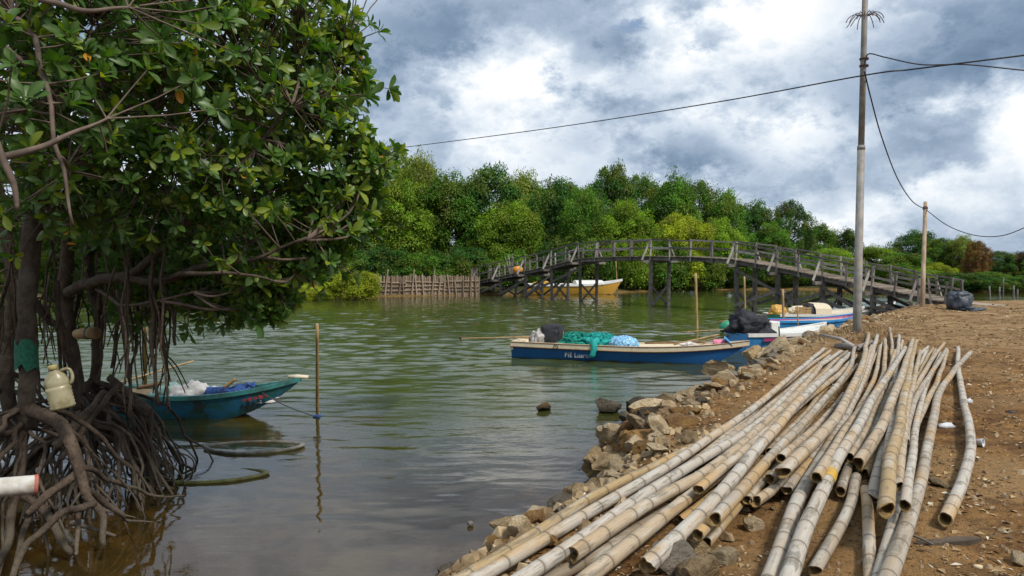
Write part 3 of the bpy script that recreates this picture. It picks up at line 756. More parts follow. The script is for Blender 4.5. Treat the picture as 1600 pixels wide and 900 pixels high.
mb = MB(); lathe(mb, [(.185, .50), (.20, .53), (.185, .56), (.16, .53), (.185, .50)], 16); mb.build('rim', simple('blue_cord', (.05, .16, .42), None, 20), bk, True)
sb = thing('stick_bundle', 'bundle of upright sticks leaning by the orange basket on the bridge', 'sticks', q - Bdir * -.7)
for k in range(9):
    mb = MB(); a = rnd.uniform(-.25, .25); mb.tube([(a * .3, rnd.uniform(-.1, .1), 0), (a + rnd.uniform(-.2, .2), rnd.uniform(-.3, .3), rnd.uniform(.9, 1.35))], .02, 6); mb.build('stick', m_old_l, sb)

# ------------------------------------------------------------------ stake fence left of the bridge
m_stk = wood('stake_bamboo', (.31, .235, .165), (.23, .175, .125), (.13, .095, .065), (1, 1, .2), .35)
fence = thing('stake_fence', 'low fence of upright split-bamboo stakes along the far waterline', 'fence', PZ(660, 462, 0))
fo = fence.location
fa, fb_ = PZ(574, 463, 0), PZ(748, 461, 0)
nst = 150
for k in range(nst):
    u = k / (nst - 1); p = fa.lerp(fb_, u); htop = 1.35 + .15 * mnoise.noise(Vector((u * 9, 0, 0))) + rnd.uniform(-.08, .08) - .35 * max(0, u - .75)
    mb = MB(); mb.tube([p - fo + Vector((0, rnd.uniform(-.03, .03), -.5)), p - fo + Vector((rnd.uniform(-.06, .06), rnd.uniform(-.05, .05), htop))], [.05, .04], 6); mb.build('stake', m_stk, fence)
for zz_ in (.35, .62, .95):
    for a, c in ((0, .34), (.33, .7), (.68, 1.0)):
        mb = MB(); mb.tube([fa.lerp(fb_, a) - fo + Vector((0, -.10, zz_ + rnd.uniform(-.06, .06))), fa.lerp(fb_, c) - fo + Vector((0, -.10, zz_ + rnd.uniform(-.1, .06)))], .035, 6); mb.build('rail', m_stk, fence)
for u in np.linspace(.03, .98, 17):
    p = fa.lerp(fb_, float(u)) - fo; mb = MB(); h_ = rnd.choice([1.1, 1.25, 1.4, 1.45, 1.8])
    mb.tube([p + Vector((0, -.18, -.5)), p + Vector((rnd.uniform(-.25, .3), -.18, h_))], [.06, .045], 6); mb.build('post', m_stk, fence)

# ------------------------------------------------------------------ boats
def paint(name, c1, chip, rough=.45, amt=(.55, .7), sc=3.0, grime=None):
    m, nt, b = newmat(name); T = NT(nt); v = T.coord('Object'); n = T.noise(v, sc, 8, .65); n2 = T.noise(v, sc * 6, 5, .6)
    c = T.mix(T.math('MULTIPLY', T.step(n2, .4, .7), .35), c1, tuple(x * .6 for x in c1))
    c = T.mix(T.math('MULTIPLY', T.step(n, *amt), .85), c, chip)
    g = T.n('ShaderNodeNewGeometry'); sx = T.n('ShaderNodeSeparateXYZ'); T.l(g.outputs['Position'], sx.inputs[0])
    c = T.mix(T.step(T.math('ADD', sx.outputs[2], T.math('MULTIPLY', T.math('SUBTRACT', n, .5), .16)), -.01, .05), (.035, .04, .022), c)
    drip = T.noise(T.coord('Object', (9, 9, .6)), 2.2, 5, .6); c = T.mix(T.math('MULTIPLY', T.step(drip, .58, .75), .35), c, (.10, .085, .06))
    T.l(c, b.inputs['Base Color']); b.inputs['Roughness'].default_value = rough; T.bump(b, T.math('ADD', n2, n), .25, .006); return m
m_blue = paint('blue_paint', (.010, .10, .30), (.012, .06, .17), .4, (.5, .8))
m_lblue = paint('light_blue_paint', (.04, .26, .58), (.02, .12, .3), .4)
m_cream = paint('cream_paint', (.62, .53, .38), (.40, .29, .16), .5, (.55, .75))
m_trim = simple('brown_trim', (.25, .13, .05), None, 8)
m_teal, nt, b = newmat('teal_paint'); T = NT(nt); v = T.coord('Object', (1, 1, 1.6)); n = T.noise(v, 3.2, 8, .7); n2 = T.noise(T.coord('Object', (1.3, 1, 1)), 2.1, 8, .68)
c = T.mix(T.step(n, .42, .56), (.014, .085, .08), (.014, .115, .20)); c = T.mix(T.math('MULTIPLY', T.step(n2, .52, .60), .85), c, (.022, .03, .022))
T.l(c, b.inputs['Base Color']); b.inputs['Roughness'].default_value = .55; T.bump(b, n, .3, .01)
m_tealrim = paint('teal_rim', (.035, .20, .19), (.03, .07, .055), .55, (.42, .62), 4)
m_white = paint('white_paint', (.66, .66, .62), (.36, .34, .28), .5, (.55, .75))
m_green = paint('green_paint', (.02, .25, .13), (.02, .1, .06), .45)
m_yellow = paint('yellow_paint', (.50, .27, .03), (.42, .34, .22), .5)
m_mag = paint('magenta_paint', (.32, .03, .12), (.2, .04, .06), .5)
m_int = simple('boat_inside', (.30, .24, .16), (.17, .13, .08), 5, .8)
m_algae = simple('algae_wood', (.16, .17, .05), (.08, .075, .025), 5, .7)
m_black = simple('black_cloth', (.012, .013, .018), (.028, .03, .038), 7, .75, .5, .03)
m_grey = simple('grey_plastic', (.42, .40, .38), (.28, .26, .25), 8, .5, .5, .03)
m_wt = simple('white_cloth', (.68, .66, .62), (.45, .42, .4), 6, .8, .5, .03)
m_bam2 = simple('bamboo_stick', (.42, .29, .13), (.28, .18, .08), 10, .7, .2, .005, cscale=(1, 1, .2))
m_rope = simple('dark_rope', (.05, .06, .06), None, 30, .9)
m_pink = simple('pink_plastic', (.75, .22, .34), None, 5, .4, 0)
m_iron = simple('rusty_iron', (.10, .06, .04), (.05, .03, .02), 12, .8)

HULL = {}
def boat(name, label, p_st, p_bow, beam, free, bowup, draft, m_hull, m_rim, m_in, rake=.9, st_w=.75, strip=.10, deckfill=None, grp='boats on the river', rimtrim=None, roll=0.0):
    p_st, p_bow = Vector(p_st), Vector(p_bow); L = (p_bow - p_st).length; ang = math.atan2(p_bow.y - p_st.y, p_bow.x - p_st.x)
    rt = thing(name, label, 'boat', (p_st.x, p_st.y, p_st.z), ang, grp); rt.rotation_euler.x = roll
    N = 26; sec = []
    for i in range(N):
        u = i / (N - 1); x = L * u
        wb = beam / 2 * (st_w + (1 - st_w) * math.sin(min(u / .45, 1) * math.pi / 2)) if u < .45 else beam / 2 * max(.015, (1 - ((u - .45) / .55) ** 2.6))
        zt = free + bowup * max(0, (u - .45) / .55) ** 2.2 + .04 * (1 - u) ** 2
        lift = max(0, (u - (1 - rake / L)) / (rake / L)) if rake > 0 else 0
        zb = -draft + (zt + draft - .03) * lift ** 1.25
        sec.append((x, wb, zt, zb))
    def ring(s, k):       # half section outside from keel to gunwale
        x, wb, zt, zb = s
        return [(x, 0, zb), (x, k * wb * .62, zb + (zt - zb) * .05), (x, k * wb * .86, zb + (zt - zb) * .45), (x, k * wb, zt)]
    mb = MB()
    for s in sec:
        r = ring(s, -1)[::-1] + ring(s, 1)[1:]
        mb.v += r
    for i in range(N - 1):
        for k in range(6):
            a = i * 7 + k; mb.f.append((a, a + 1, a + 8, a + 7))
    mb.f.append(tuple(range(6, -1, -1)))
    hull_o = mb.build('hull', m_hull, rt, True); hull_o.data.set_sharp_from_angle(angle=R(35)); HULL[rt.name] = hull_o
    mb = MB()             # inside skin
    th = .03
    for s in sec:
        x, wb, zt, zb = s; wi = max(.004, wb - th); zi = min(zt - .01, zb + .05) if deckfill is None else zt - deckfill
        zi = min(max(zi, zb + .02), zt - .004)
        mb.v += [(x, -wi, zt - .002), (x, -wi * .5, zi + .01), (x, wi * .5, zi + .01), (x, wi, zt - .002)]
    for i in range(N - 1):
        for k in range(3): a = i * 4 + k; mb.f.append((a + 4, a + 5, a + 1, a))
    mb.build('inside', m_in, hull_o)
    for k in (-1, 1):     # gunwale board on each side
        mb = MB(); b = 0
        for s in sec:
            x, wb, zt, zb = s; o_ = wb + .022; i_ = max(.0, wb - .05)
            mb.v += [(x, k * (wb + .006), zt - strip), (x, k * o_, zt - strip), (x, k * o_, zt + .02), (x, k * i_, zt + .02), (x, k * i_, zt - .012)]
        for i in range(N - 1):
            for j in range(4):
                a = i * 5 + j; f = (a, a + 1, a + 6, a + 5); mb.f.append(f if k > 0 else f[::-1])
        mb.f.append(tuple(range(5))); mb.f.append(tuple((N - 1) * 5 + q for q in range(4, -1, -1)))
        gw = mb.build('gunwale', m_rim, hull_o)
        if rimtrim:
            for dz in (-strip, .012):
                mb = MB(); mb.tube([(s[0], k * (s[1] + .024), s[2] + dz) for s in sec], .012, 5); mb.build('rub_strip', rimtrim, hull_o)
    return rt, sec, L, ang

def blob(name, label, cat, loc, size, m, seed=1, amp=.28, freq=1.6, group=None, sub=4, flat=.35, rz=0, parent=None, box=1.0):
    bm = bmesh.new(); bmesh.ops.create_icosphere(bm, subdivisions=sub, radius=1)
    o_ = Vector((seed * 3.1, seed * 1.7, seed))
    for vt in bm.verts:
        p = vt.co.copy(); f = mnoise.fractal(p * freq + o_, 1, 2, 4); rdg = abs(mnoise.noise(p * freq * 2 + o_))
        if box < 1: p = Vector([math.copysign(abs(c_) ** box, c_) for c_ in p])
        r2 = abs(mnoise.noise(p * freq * 4.5 + o_))
        p *= 1 + amp * f - amp * 1.2 * (.3 - rdg if rdg < .3 else 0) - amp * .5 * (.22 - r2 if r2 < .22 else 0)
        if p.z < -flat: p.z = -flat + (p.z + flat) * .1
        vt.co = Vector((p.x * size[0], p.y * size[1], (p.z + flat) * size[2]))
    me = bpy.data.meshes.new(name); bm.to_mesh(me); bm.free()
    for p in me.polygons: p.use_smooth = True
    o = link(name, me, m, parent, loc, (0, 0, rz))
    if label: tag(o, label, cat, group)
    return o
def stick(name, label, cat, p0, p1, r, m, group=None, sides=8, bend=.0, cat_parts=None):
    p0, p1 = Vector(p0), Vector(p1); mid = (p0 + p1) / 2 + Vector((bend, 0, bend)); mb = MB()
    pts = smooth_path([p0, mid, p1], 9); pts = [p - p0 for p in pts]
    mb.tube(pts, [r * (1.05 - .2 * i / 8) * (1.06 if i % 2 else 1) for i in range(9)], sides)
    return tag(mb.build(name, m, None, True, loc=p0), label, cat, group)

# blue boat in the middle
A0, A1 = PZ(806, 559.5, 0), PZ(1160, 571, 0); A1 = A1 + (A1 - A0).normalized() * .0
A1 = Vector((PD(1172, 540, A1.y).x, A1.y, 0))
A0.y += .40; A1.y += .05
rb_, sec, L, ang = boat('long_boat', 'long royal-blue wooden boat with cream gunwales moored in midstream', A0, A1, .95, .36, .19, .16, m_blue, m_cream, m_cream, 1.15, .92, .10, .07, rimtrim=m_trim)
def on(rt, x, y, z): return rt.matrix_basis @ Vector((x, y, z))
# lettering on the side
cu = bpy.data.curves.new('lettering', 'FONT'); cu.body = 'PIE Luaron'; cu.size = .24; cu.extrude = .002; cu.space_character = 1.12
tmp = bpy.data.objects.new('tmp_text', cu); COL.link(tmp)
bpy.context.view_layer.update()
dg = bpy.context.evaluated_depsgraph_get(); tme = bpy.data.meshes.new_from_object(tmp.evaluated_get(dg)); bpy.data.objects.remove(tmp)
xs_ = [v_.co.x for v_ in tme.vertices]; wid = max(xs_) - min(xs_)
lt = link('lettering', tme, simple('letter_paint', (.50, .50, .46), (.30, .32, .35), 20, .6, 0), HULL[rb_.name])
sx0 = sec[int(25 * .22)]
lt.location = (L * .243, -(sx0[1] * .985 + .002), .085); lt.rotation_euler = (math.pi / 2 - .16, 0, 0); lt.scale = (.64 / wid, .66, 1)
for x_ in (.10, 1.15):
    mb = MB(); mb.beam((x_, -.46, .37), (x_, .46, .37), .16, .03); mb.build('thwart', m_cream, rb_)
mb = MB(); mb.beam((-.02, 0, .31), (.06, 0, .31), .86, .2); mb.build('stern_board', m_cream, rb_)
mb = MB(); th_ = [(math.cos(a) * .05, 0, math.sin(a) * .05) for a in np.linspace(0, 6.28, 13)]; mb.tube([(1.15 + a, -.50, .33 + c) for a, _, c in th_], .008, 5, False); mb.build('ring_bolt', m_iron, HULL[rb_.name])
mb = MB(); mb.add([(L * .93, -.17, .45), (L * .93, .17, .45), (L * .90, .24, .62), (L * .90, -.24, .62), (L * .935, -.17, .45), (L * .935, .17, .45), (L * .905, .24, .62), (L * .905, -.24, .62)], [(0, 1, 2, 3), (7, 6, 5, 4), (3, 2, 6, 7), (0, 3, 7, 4), (1, 5, 6, 2)]); mb.build('bow_board', m_lblue, rb_)
en = thing('boat_engine', 'black-covered engine with long propeller shaft at the stern of the midstream boat', 'engine', on(rb_, .85, 0, .36), ang)
blob('engine_cover', None, None, (0.10, 0, 0), (.27, .22, .30), m_black, 3, .16, 1.6, parent=en, flat=.6, box=.55)
mb = MB(); mb.tube([(-.1, 0, .14), (-.9, .05, .10), (-1.6, .1, .06), (-2.35, .12, .02)], [.035, .025, .02, .018], 7); mb.build('shaft', m_bam2, en)
mb = MB(); mb.tube([(-.5, .05, .03), (-.25, .02, .09)], .07, 8); mb.build('gearbox', m_iron, en)
mb = MB(); [mb.beam((-2.38, .12, .02), (-2.38 + .02, .12 + .09 * math.cos(a), .02 + .09 * math.sin(a)), .05, .012) for a in (0.5, 2.6, 4.7)]; mb.build('propeller', m_iron, en)
mb = MB(); mb.tube([(.38, -.12, 0), (.40, -.12, .3)], .014, 6); mb.build('tiller_stick', m_bam2, en)
blob('plastic_bag', 'crumpled grey-white plastic bag beside the black engine cover', 'bag', on(rb_, .62, -.22, .36), (.17, .12, .26), m_grey, 8, .4, 1.8)
def net_mat(name, c1, c2):
    return simple(name, c1, c2, 16, .55, .9, .03, cscale=(1, 1, 3))
m_net = net_mat('green_net', (.0, .22, .16), (.01, .33, .27)); m_net2 = net_mat('teal_net', (.0, .30, .27), (.02, .42, .38))
nt_ = thing('fishing_net', 'heaped teal green fishing net hanging over the blue boat side', 'net', on(rb_, 1.75, 0, .36), ang)
blob('net_heap', None, None, (-.22, 0, 0), (.46, .28, .19), m_net, 5, .45, 2.2, parent=nt_, flat=.3)
blob('net_heap', None, None, (.38, 0, 0), (.46, .30, .20), m_net2, 11, .4, 2.0, parent=nt_, flat=.3)
mb = MB(); mb.tube(smooth_path([(.38, -.25, .12), (.32, -.46, .10), (.34, -.53, -.02), (.30, -.545, -.18), (.27, -.55, -.24)], 12), [.07, .09, .085, .08, .08, .075, .07, .075, .07, .065, .055, .04], 8, wob=.25); mb.build('hanging_fold', m_net2, nt_, True)
for hx, hm, sd_ in ((-.22, m_net, 1), (.38, m_net2, 2)):
    rn_ = random.Random(sd_); mb = MB()
    for k in range(46):
        a0 = rn_.uniform(0, 6.28); r0, r1 = rn_.uniform(.1, .5), rn_.uniform(.7, 1.05); a1 = a0 + rn_.uniform(-.9, .9); pts = []
        for j in range(6):
            f = j / 5; a = a0 + (a1 - a0) * f; r = r0 + (r1 - r0) * f
            pts.append((hx + math.cos(a) * r * .47, math.sin(a) * r * .29, .02 + .25 * math.sqrt(max(0, 1.1 - r * r)) + rn_.uniform(-.015, .03)))
        mb.tube(smooth_path(pts, 9), .009, 4)
    mb.build('strands', hm, nt_)
# blue netted bag
m_bb, nt, b = newmat('blue_net_bag'); T = NT(nt); vo = T.n('ShaderNodeTexVoronoi', feature='DISTANCE_TO_EDGE'); vo.inputs['Scale'].default_value = 11; T.l(T.coord('Object'), vo.inputs['Vector'])
T.l(T.mix(T.step(vo.outputs['Distance'], .03, .07), (.02, .05, .10), (.22, .48, .72)), b.inputs['Base Color'])
blob('net_bag', 'light blue bag with dark mesh pattern lying in the midstream boat', 'bag', on(rb_, 2.68, -.02, .35), (.42, .3, .20), m_bb, 4, .12, 1.3, rz=ang, flat=.25)
stick('oar', 'brown wooden oar lying along the bow of the midstream boat', 'oar', on(rb_, 3.2, .1, .42), on(rb_, 4.6, .18, .48), .022, m_trim)
stick('bamboo_stick', 'pale stick laid across the bow end of the midstream boat', 'stick', on(rb_, 3.9, -.1, .43), on(rb_, 4.9, .25, .66), .018, m_bam2)
pk = thing('pink_bottle', 'pink plastic bottle lying in the bow of the midstream boat', 'bottle', on(rb_, 4.78, .02, .47), ang)
mb = MB(); lathe(mb, [(.0, 0), (.09, .0), (.1, .03), (.1, .26), (.05, .33), (.035, .36), (0, .36)], 12); ob = mb.build('bottle_body', m_pink, pk, True); ob.rotation_euler = (0, math.pi / 2, .1)
mb = MB(); lathe(mb, [(.04, .36), (.04, .41), (0, .41)], 10); ob = mb.build('cap', m_wt, pk, True); ob.rotation_euler = (0, math.pi / 2, .1)
blob('cloth', 'small white cloth crumpled on the foredeck of the midstream boat', 'cloth', on(rb_, 4.25, -.12, .41), (.22, .13, .07), m_wt, 17, .4, 2)

# boats drawn up beside the right bank
B0, B1 = PZ(1150, 549, 0), PZ(1290, 541, 0)
bB, sB, LB, aB = boat('motor_boat', 'blue boat with white deck and black tarpaulin heap against the stone bank', B0, B1, 1.1, .45, .22, .15, m_lblue, m_white, m_white, 1.0, .85, .07, .05, 'boats on the river')
mb = MB(); mb.beam((.45, -.53, .33), (1.5, -.545, .33), .02, .07); mb.build('red_stripe', m_mag, HULL[bB.name])
mb = MB(); mb.beam((.95, 0, .52), (1.25, 0, .52), .5, .5); mb.build('cabin_post', m_white, bB, bevel=.02)
blob('tarpaulin_heap', 'large black tarpaulin heap over the engine of the boat at the bank', 'tarpaulin', on(bB, .45, 0, .47), (.55, .38, .36), m_black, 13, .55, 1.9, flat=.4, box=.8)
stick('propeller_shaft', 'long pale shaft sloping to the water behind the boat at the bank', 'shaft', on(bB, .35, -.1, .55), PZ(1082, 537, .12), .022, m_bam2)
C0, C1 = PZ(1195, 524, 0), PZ(1345, 519, 0)
bC, sC, LC, aC = boat('motor_boat', 'light blue boat with magenta inside lying behind the tarpaulin boat', C0, C1, 1.1, .45, .2, .15, m_lblue, m_lblue, m_mag, 1.0, .85, .05, .2, 'boats on the river')
mb = MB(); mb.beam((.3, 0, .44), (LC * .8, 0, .46), .14, .03); mb.build('centre_board', m_cream, bC)
D0, D1 = PZ(1205, 509, 0), PZ(1350, 505, 0)
bD, sD, LD, aD = boat('motor_boat', 'green and white boat with a beige hood nearest the bridge piles', D0, D1, 1.2, .40, .25, .15, m_green, m_white, m_cream, 1.0, .85, .07, .08, 'boats on the river')
hd = MB()
for x_ in np.linspace(1.55, 2.25, 6):
    for a in np.linspace(0, math.pi, 9): hd.v.append((x_, math.cos(a) * .5, .42 + math.sin(a) ** .7 * .42 * (1 - .12 * (x_ - 1.55))))
for i in range(5):
    for k in range(8): a = i * 9 + k; hd.f.append((a, a + 1, a + 10, a + 9))
hd.f.append(tuple(45 + k for k in range(9))); hd.build('hood', m_cream, bD)
blob('yellow_sack', 'bright yellow sack on the green boat under the bridge', 'sack', on(bD, .25, 0, .42), (.32, .25, .26), m_yellow, 19, .25, 1.4)
blob('brown_crate_cover', 'beige cloth bundle between yellow sack and hood on green boat', 'bundle', on(bD, 1.15, .05, .42), (.36, .25, .22), m_cream, 23, .25, 1.4)
blob('dark_bag', 'black bag under the beige hood of the green boat', 'bag', on(bD, 1.5, -.2, .42), (.3, .25, .28), m_black, 29, .25, 1.4)
mb = MB(); cr_o = on(bD, .85, -.35, .42); cr_t = thing('wooden_crate', 'small wooden box on the near gunwale side of the green boat', 'crate', cr_o, aD)
for k in range(3):
    mb = MB(); mb.beam((0, -.13, .05 + k * .09), (.5, -.13, .05 + k * .09), .02, .075); mb.build('slat', m_bam2, cr_t)
    mb = MB(); mb.beam((0, .13, .05 + k * .09), (.5, .13, .05 + k * .09), .02, .075); mb.build('slat', m_bam2, cr_t)
mb = MB(); mb.beam((.0, 0, .015), (.5, 0, .015), .24, .02); mb.build('base', m_bam2, cr_t)
stick('propeller_shaft', 'brown shaft pointing left over the water from the green boat', 'shaft', on(bD, .2, .1, .45), PZ(1122, 503, .3), .025, m_trim)
E0, E1 = PZ(1300, 503, 0), PZ(1398, 497, 0)
boat('motor_boat', 'white boat at the bank, mostly behind the utility pole', E0, E1, 1.0, .42, .25, .12, m_white, m_white, m_int, .9, .85, .07, None, 'boats on the river')
# yellow boat behind the bridge
Y0, Y1 = PZ(822, 461, 0), PZ(975, 460, 0); Y0.y += .8; Y1.y += .8
bY, sY, LY, aY = boat('yellow_boat', 'yellow boat with white covered deck lying behind the bridge piles', Y0, Y1, 1.7, .72, .35, .2, m_yellow, m_white, m_white, 1.0, .85, .14, .1, 'boats on the river')
mb = MB()
for x_ in np.linspace(LY * .50, LY * .78, 5):
    for a in np.linspace(0, math.pi, 7): mb.v.append((x_, math.cos(a) * .7, .72 + math.sin(a) * .28))
for i in range(4):
    for k in range(6): a = i * 7 + k; mb.f.append((a, a + 1, a + 8, a + 7))
mb.f.append(tuple(range(6, -1, -1))); mb.f.append(tuple(28 + k for k in range(7))); mb.build('deck_cover', m_white, bY)
mb = MB(); mb.beam((LY * .08, 0, .6), (LY * .22, 0, .72), 1.2, .5); mb.build('stern_cabin', m_yellow, bY, bevel=.06)
for x_ in (.12, .3):
    mb = MB(); mb.beam((LY * x_, -.875, .35), (LY * x_ + .35, -.89, .75), .02, .12); mb.build('black_stripe', m_black, HULL[bY.name])
# teal boat by the mangrove
T0, T1 = PZ(95, 646, 0), PZ(345, 658, 0); T0.y = 11.6; T1 = Vector((PD(470, 600, 11.2).x, 11.2, 0))
bT, sT, LT, aT = boat('dugout_boat', 'worn teal boat with raised bow tied beside the mangrove roots', T0, T1, .85, .33, .27, .14, m_teal, m_tealrim, m_int, 1.5, .8, .045, None, 'boats on the river')
mb = MB(); mb.tube([(LT - .2, 0, .62), (LT - .05, 0, .625), (LT + .12, 0, .62)], [.028, .034, .028], 10, sq=.8); mb.build('bow_float', m_cream, bT, True)
m_red = simple('red_paint', (.45, .03, .04), (.2, .03, .03), 14, .6, 0)
for k in range(5):
    mb = MB(); x_ = LT - .78 + k * .075; w_ = np.interp(x_, [s[0] for s in sT], [s[1] for s in sT]); zt = np.interp(x_, [s[0] for s in sT], [s[2] for s in sT])
    mb.beam((x_, -w_ * .985 - .018, zt - .13), (x_ + .05, -w_ * .975 - .018, zt - .12), .012, .05 if k % 2 else .03); mb.build('painted_mark', m_red, HULL[bT.name])
blob('white_cloth', 'white patterned cloth bundle lying in the teal boat', 'cloth', on(bT, 2.15, .02, .2), (.36, .22, .24), m_wt, 31, .4, 1.8, rz=.3, flat=.3)
m_bcl = simple('blue_cloth', (.03, .09, .30), (.012, .03, .10), 9, .8, .5, .03)
blob('blue_cloth', 'dark blue cloth heap in the middle of the teal boat', 'cloth', on(bT, 2.7, .05, .2), (.48, .22, .2), m_bcl, 37, .45, 2.0, flat=.3)
blob('striped_cloth', 'pale folded cloth toward the bow of the teal boat', 'cloth', on(bT, 3.1, -.05, .24), (.42, .16, .12), m_wt, 41, .45, 2.2, flat=.3)
blob('clear_plastic', 'pale green plastic sheet heap at the stern side of the teal boat', 'plastic', on(bT, 1.72, 0, .2), (.3, .24, .2), simple('sheet_green', (.30, .46, .40), (.2, .33, .28), 8, .35, .4, .03), 43, .4, 2, flat=.3)
stick('bamboo_stub', 'short bamboo stub sticking out of the cloths in the teal boat', 'stick', PD(350, 606, 11.3), PD(368, 592, 11.3), .03, m_bam2)
stick('brown_board', 'dark board lying across the stern of the teal boat', 'board', PD(215, 606, 11.5), PD(250, 600, 11.4), .03, m_trim)
stick('bamboo_stick', 'thin slanting bamboo pole behind the teal boat', 'stick', PD(180, 600, 12.1), PD(303, 564, 12.4), .016, m_bam2)
stick('mooring_stake', 'pale stake standing in the water behind the hanging roots', 'stake', PZ(227, 625, -.4), PD(227, 505, 12.6), .035, m_bam2)
st_ = stick('mooring_stake', 'slim brown stake standing alone in the water by the teal bow', 'stake', PZ(496, 690, -.5), PD(495.5, 507, 10.5), .026, m_bam2)
kn = PD(492, 651, 10.5)
rp = thing('mooring_rope', 'blue-black rope from the teal bow knotted to the lone stake', 'rope', kn)
pb = on(bT, LT - .75, -.12, .5)
mb = MB(); mb.tube(smooth_path([pb - kn, (pb - kn) * .5 - Vector((0, 0, .05)), Vector((0, 0, 0))], 12), .008, 5); mb.build('line', m_rope, rp)
mb = MB(); mb.tube([Vector((math.cos(a) * .04, math.sin(a) * .04, .02 * math.sin(3 * a))) + Vector((.03, 0, 0)) for a in np.linspace(0, 6.3, 12)], .02, 6); mb.build('knot', m_bcl, rp)
mb = MB(); mb.tube([Vector((math.cos(a) * .06, math.sin(a) * .05, .03 * math.sin(3 * a))) + (pb - kn) for a in np.linspace(0, 6.3, 12)], .025, 6); mb.build('knot', m_bcl, rp)
# two sunken hulls
m_grim = simple('grey_rim', (.20, .19, .165), (.09, .08, .065), 8); m_dk = simple('sunk_inside', (.015, .03, .028), (.03, .045, .03), 5)
def sunk(name, label, ctr, a_, b__, rz, tilt, m_out, m_rim, m_in):
    rt = thing(name, label, 'boat', ctr, rz, 'sunken boats in the shallows'); rt.rotation_euler = (tilt, 0, rz); n = 36
    def el(k, f, z, pw=1.0):
        a = 6.28319 * k / n; x = math.cos(a); y = math.sin(a); return (a_ * f * math.copysign(abs(x) ** .9, x), b__ * f * y * (1 - .25 * x * x), z + .02 * x * x)
    for nm, rings, mm in (('hull', [(.55, -.24), (.85, -.16), (1.0, -.012)], m_out), ('rim', [(1.0, -.012), (1.02, .012), (.93, .016), (.92, -.012)], m_rim), ('inside', [(.92, -.012), (.75, -.14), (.4, -.2)], m_in)):
        mb = MB()
        for f, z in rings: mb.v += [el(k, f, z) for k in range(n)]
        for i in range(len(rings) - 1):
            for k in range(n): p, q = i * n + k, i * n + (k + 1) % n; mb.f.append((p, q, q + n, p + n))
        if nm == 'inside': mb.f.append(tuple((len(rings) - 1) * n + k for k in range(n)))
        mb.build(nm, mm, rt, True)
c_ = PZ(398, 699, 0); sunk('sunken_boat', 'swamped round-ended boat with only its pale near rim above the water', (c_.x, c_.y, .004), .63, .36, .05, -.035, m_algae, m_grim, m_dk)
c_ = PZ(318, 742, 0); sunk('sunken_boat', 'olive overgrown boat lying almost wholly under water near the roots', (c_.x, c_.y, -.006), .72, .34, .02, -.06, m_algae, m_algae, m_algae)

# stakes standing in the river at the right
for (px, pt, pb_, D, r, lab) in [(1090, 427, 512, 26.0, .05, 'thick bare stake in the river in front of the bridge span'), (1166, 432, 505, 25.5, .035, 'thin stake before the left pile of the right bridge slope'), (1226, 452, 500, 24.5, .045, 'broken pale stake leaning among the moored boats'), (1249, 478, 520, 21.8, .022, 'short thin stick standing in the light blue boat side'), (965, 405, 445, 56, .05, 'slim brown mast behind the yellow boat'), (1220, 510, 535, 18.6, .02, 'short dark stake at the stone bank by the white deck')]:
    p1 = PD(px - 3, pt, D); p0 = PD(px, pb_, D); p0.z = min(p0.z, -.6) if D > 19 else p0.z - .4
    stick('mooring_stake', lab, 'stake', p0, p1, r, m_bam2 if r != .02 else m_iron, 'stakes in the river')
for (a, c, lab) in [((1060, 547), (1135, 541), 'thin stick lying over the water left of the pink bottle boat bow'), ((1065, 519), (1160, 513), 'pale bamboo rod floating level before the tarpaulin boat')]:
    stick('bamboo_rod', lab, 'rod', PZ(*a, .12), PZ(*c, .25), .018, m_bam2)
gb = blob('green_drum', 'green plastic drum behind the black tarpaulin boat', 'drum', PZ(1137, 519, 0.05), (.28, .2, .24), m_green, 47, .06, 1, flat=.6)

# ------------------------------------------------------------------ utility pole, wires
m_conc = simple('galvanised_pole', (.27, .26, .24), (.19, .18, .165), 5, .6, .2, .01, dirt=(.42, .29, .15))
ub = PZ(1339, 521, .79); ut = Vector((ub.x + .06, ub.y, 9.6))
up_ = thing('utility_pole', 'tall grey steel utility pole standing behind the bamboo pile', 'utility pole', ub)
zj = PD(1344, 228, 16).z - ub.z; H_ = ut.z - ub.z
mb = MB(); mb.tube([(0, 0, -.4), (0, 0, .6), (.02, 0, zj)], [.095, .088, .078], 20); mb.build('lower_shaft', m_conc, up_, True)
mb = MB(); mb.tube([(.02, 0, zj), (.06, 0, H_)], [.066, .058], 18); ush = mb.build('upper_shaft', m_conc, up_, True)
mb = MB(); mb.tube([(.02, 0, zj - .05), (.02, 0, zj + .04)], [.084, .082], 18); mb.build('joint_collar', m_conc, up_, True)
mb = MB(); mb.tube([(0, 0, -.02), (0, 0, .02), (0, 0, .05)], [.13, .14, .12], 14); mb.build('base_ring', m_iron, up_, True)
zb_ = PD(1349, 88, 16).z - ub.z
for dz in (0, -.15):
    mb = MB(); mb.tube([(.05, 0, zb_ + dz - .02), (.05, 0, zb_ + dz + .02)], .095, 16); mb.build('clamp_band', m_iron, ush, True)
zs = PD(1351, 20, 16).z - ub.z
for k in range(14):
    a = 6.283 * k / 14 + .2; mb = MB(); c_, s_ = math.cos(a), math.sin(a)
    mb.tube(smooth_path([(.055 + c_ * .06, s_ * .06, zs), (.055 + c_ * .2, s_ * .2, zs + .05), (.055 + c_ * .33, s_ * .33, zs - .02 - .05 * (k % 3)), (.055 + c_ * .38, s_ * .38, zs - .12 - .06 * (k % 2))], 7), .009, 5); mb.build('spike', m_iron, ush)
m_wire = simple('black_cable', (.012, .012, .013), None, 30, .6, 0)
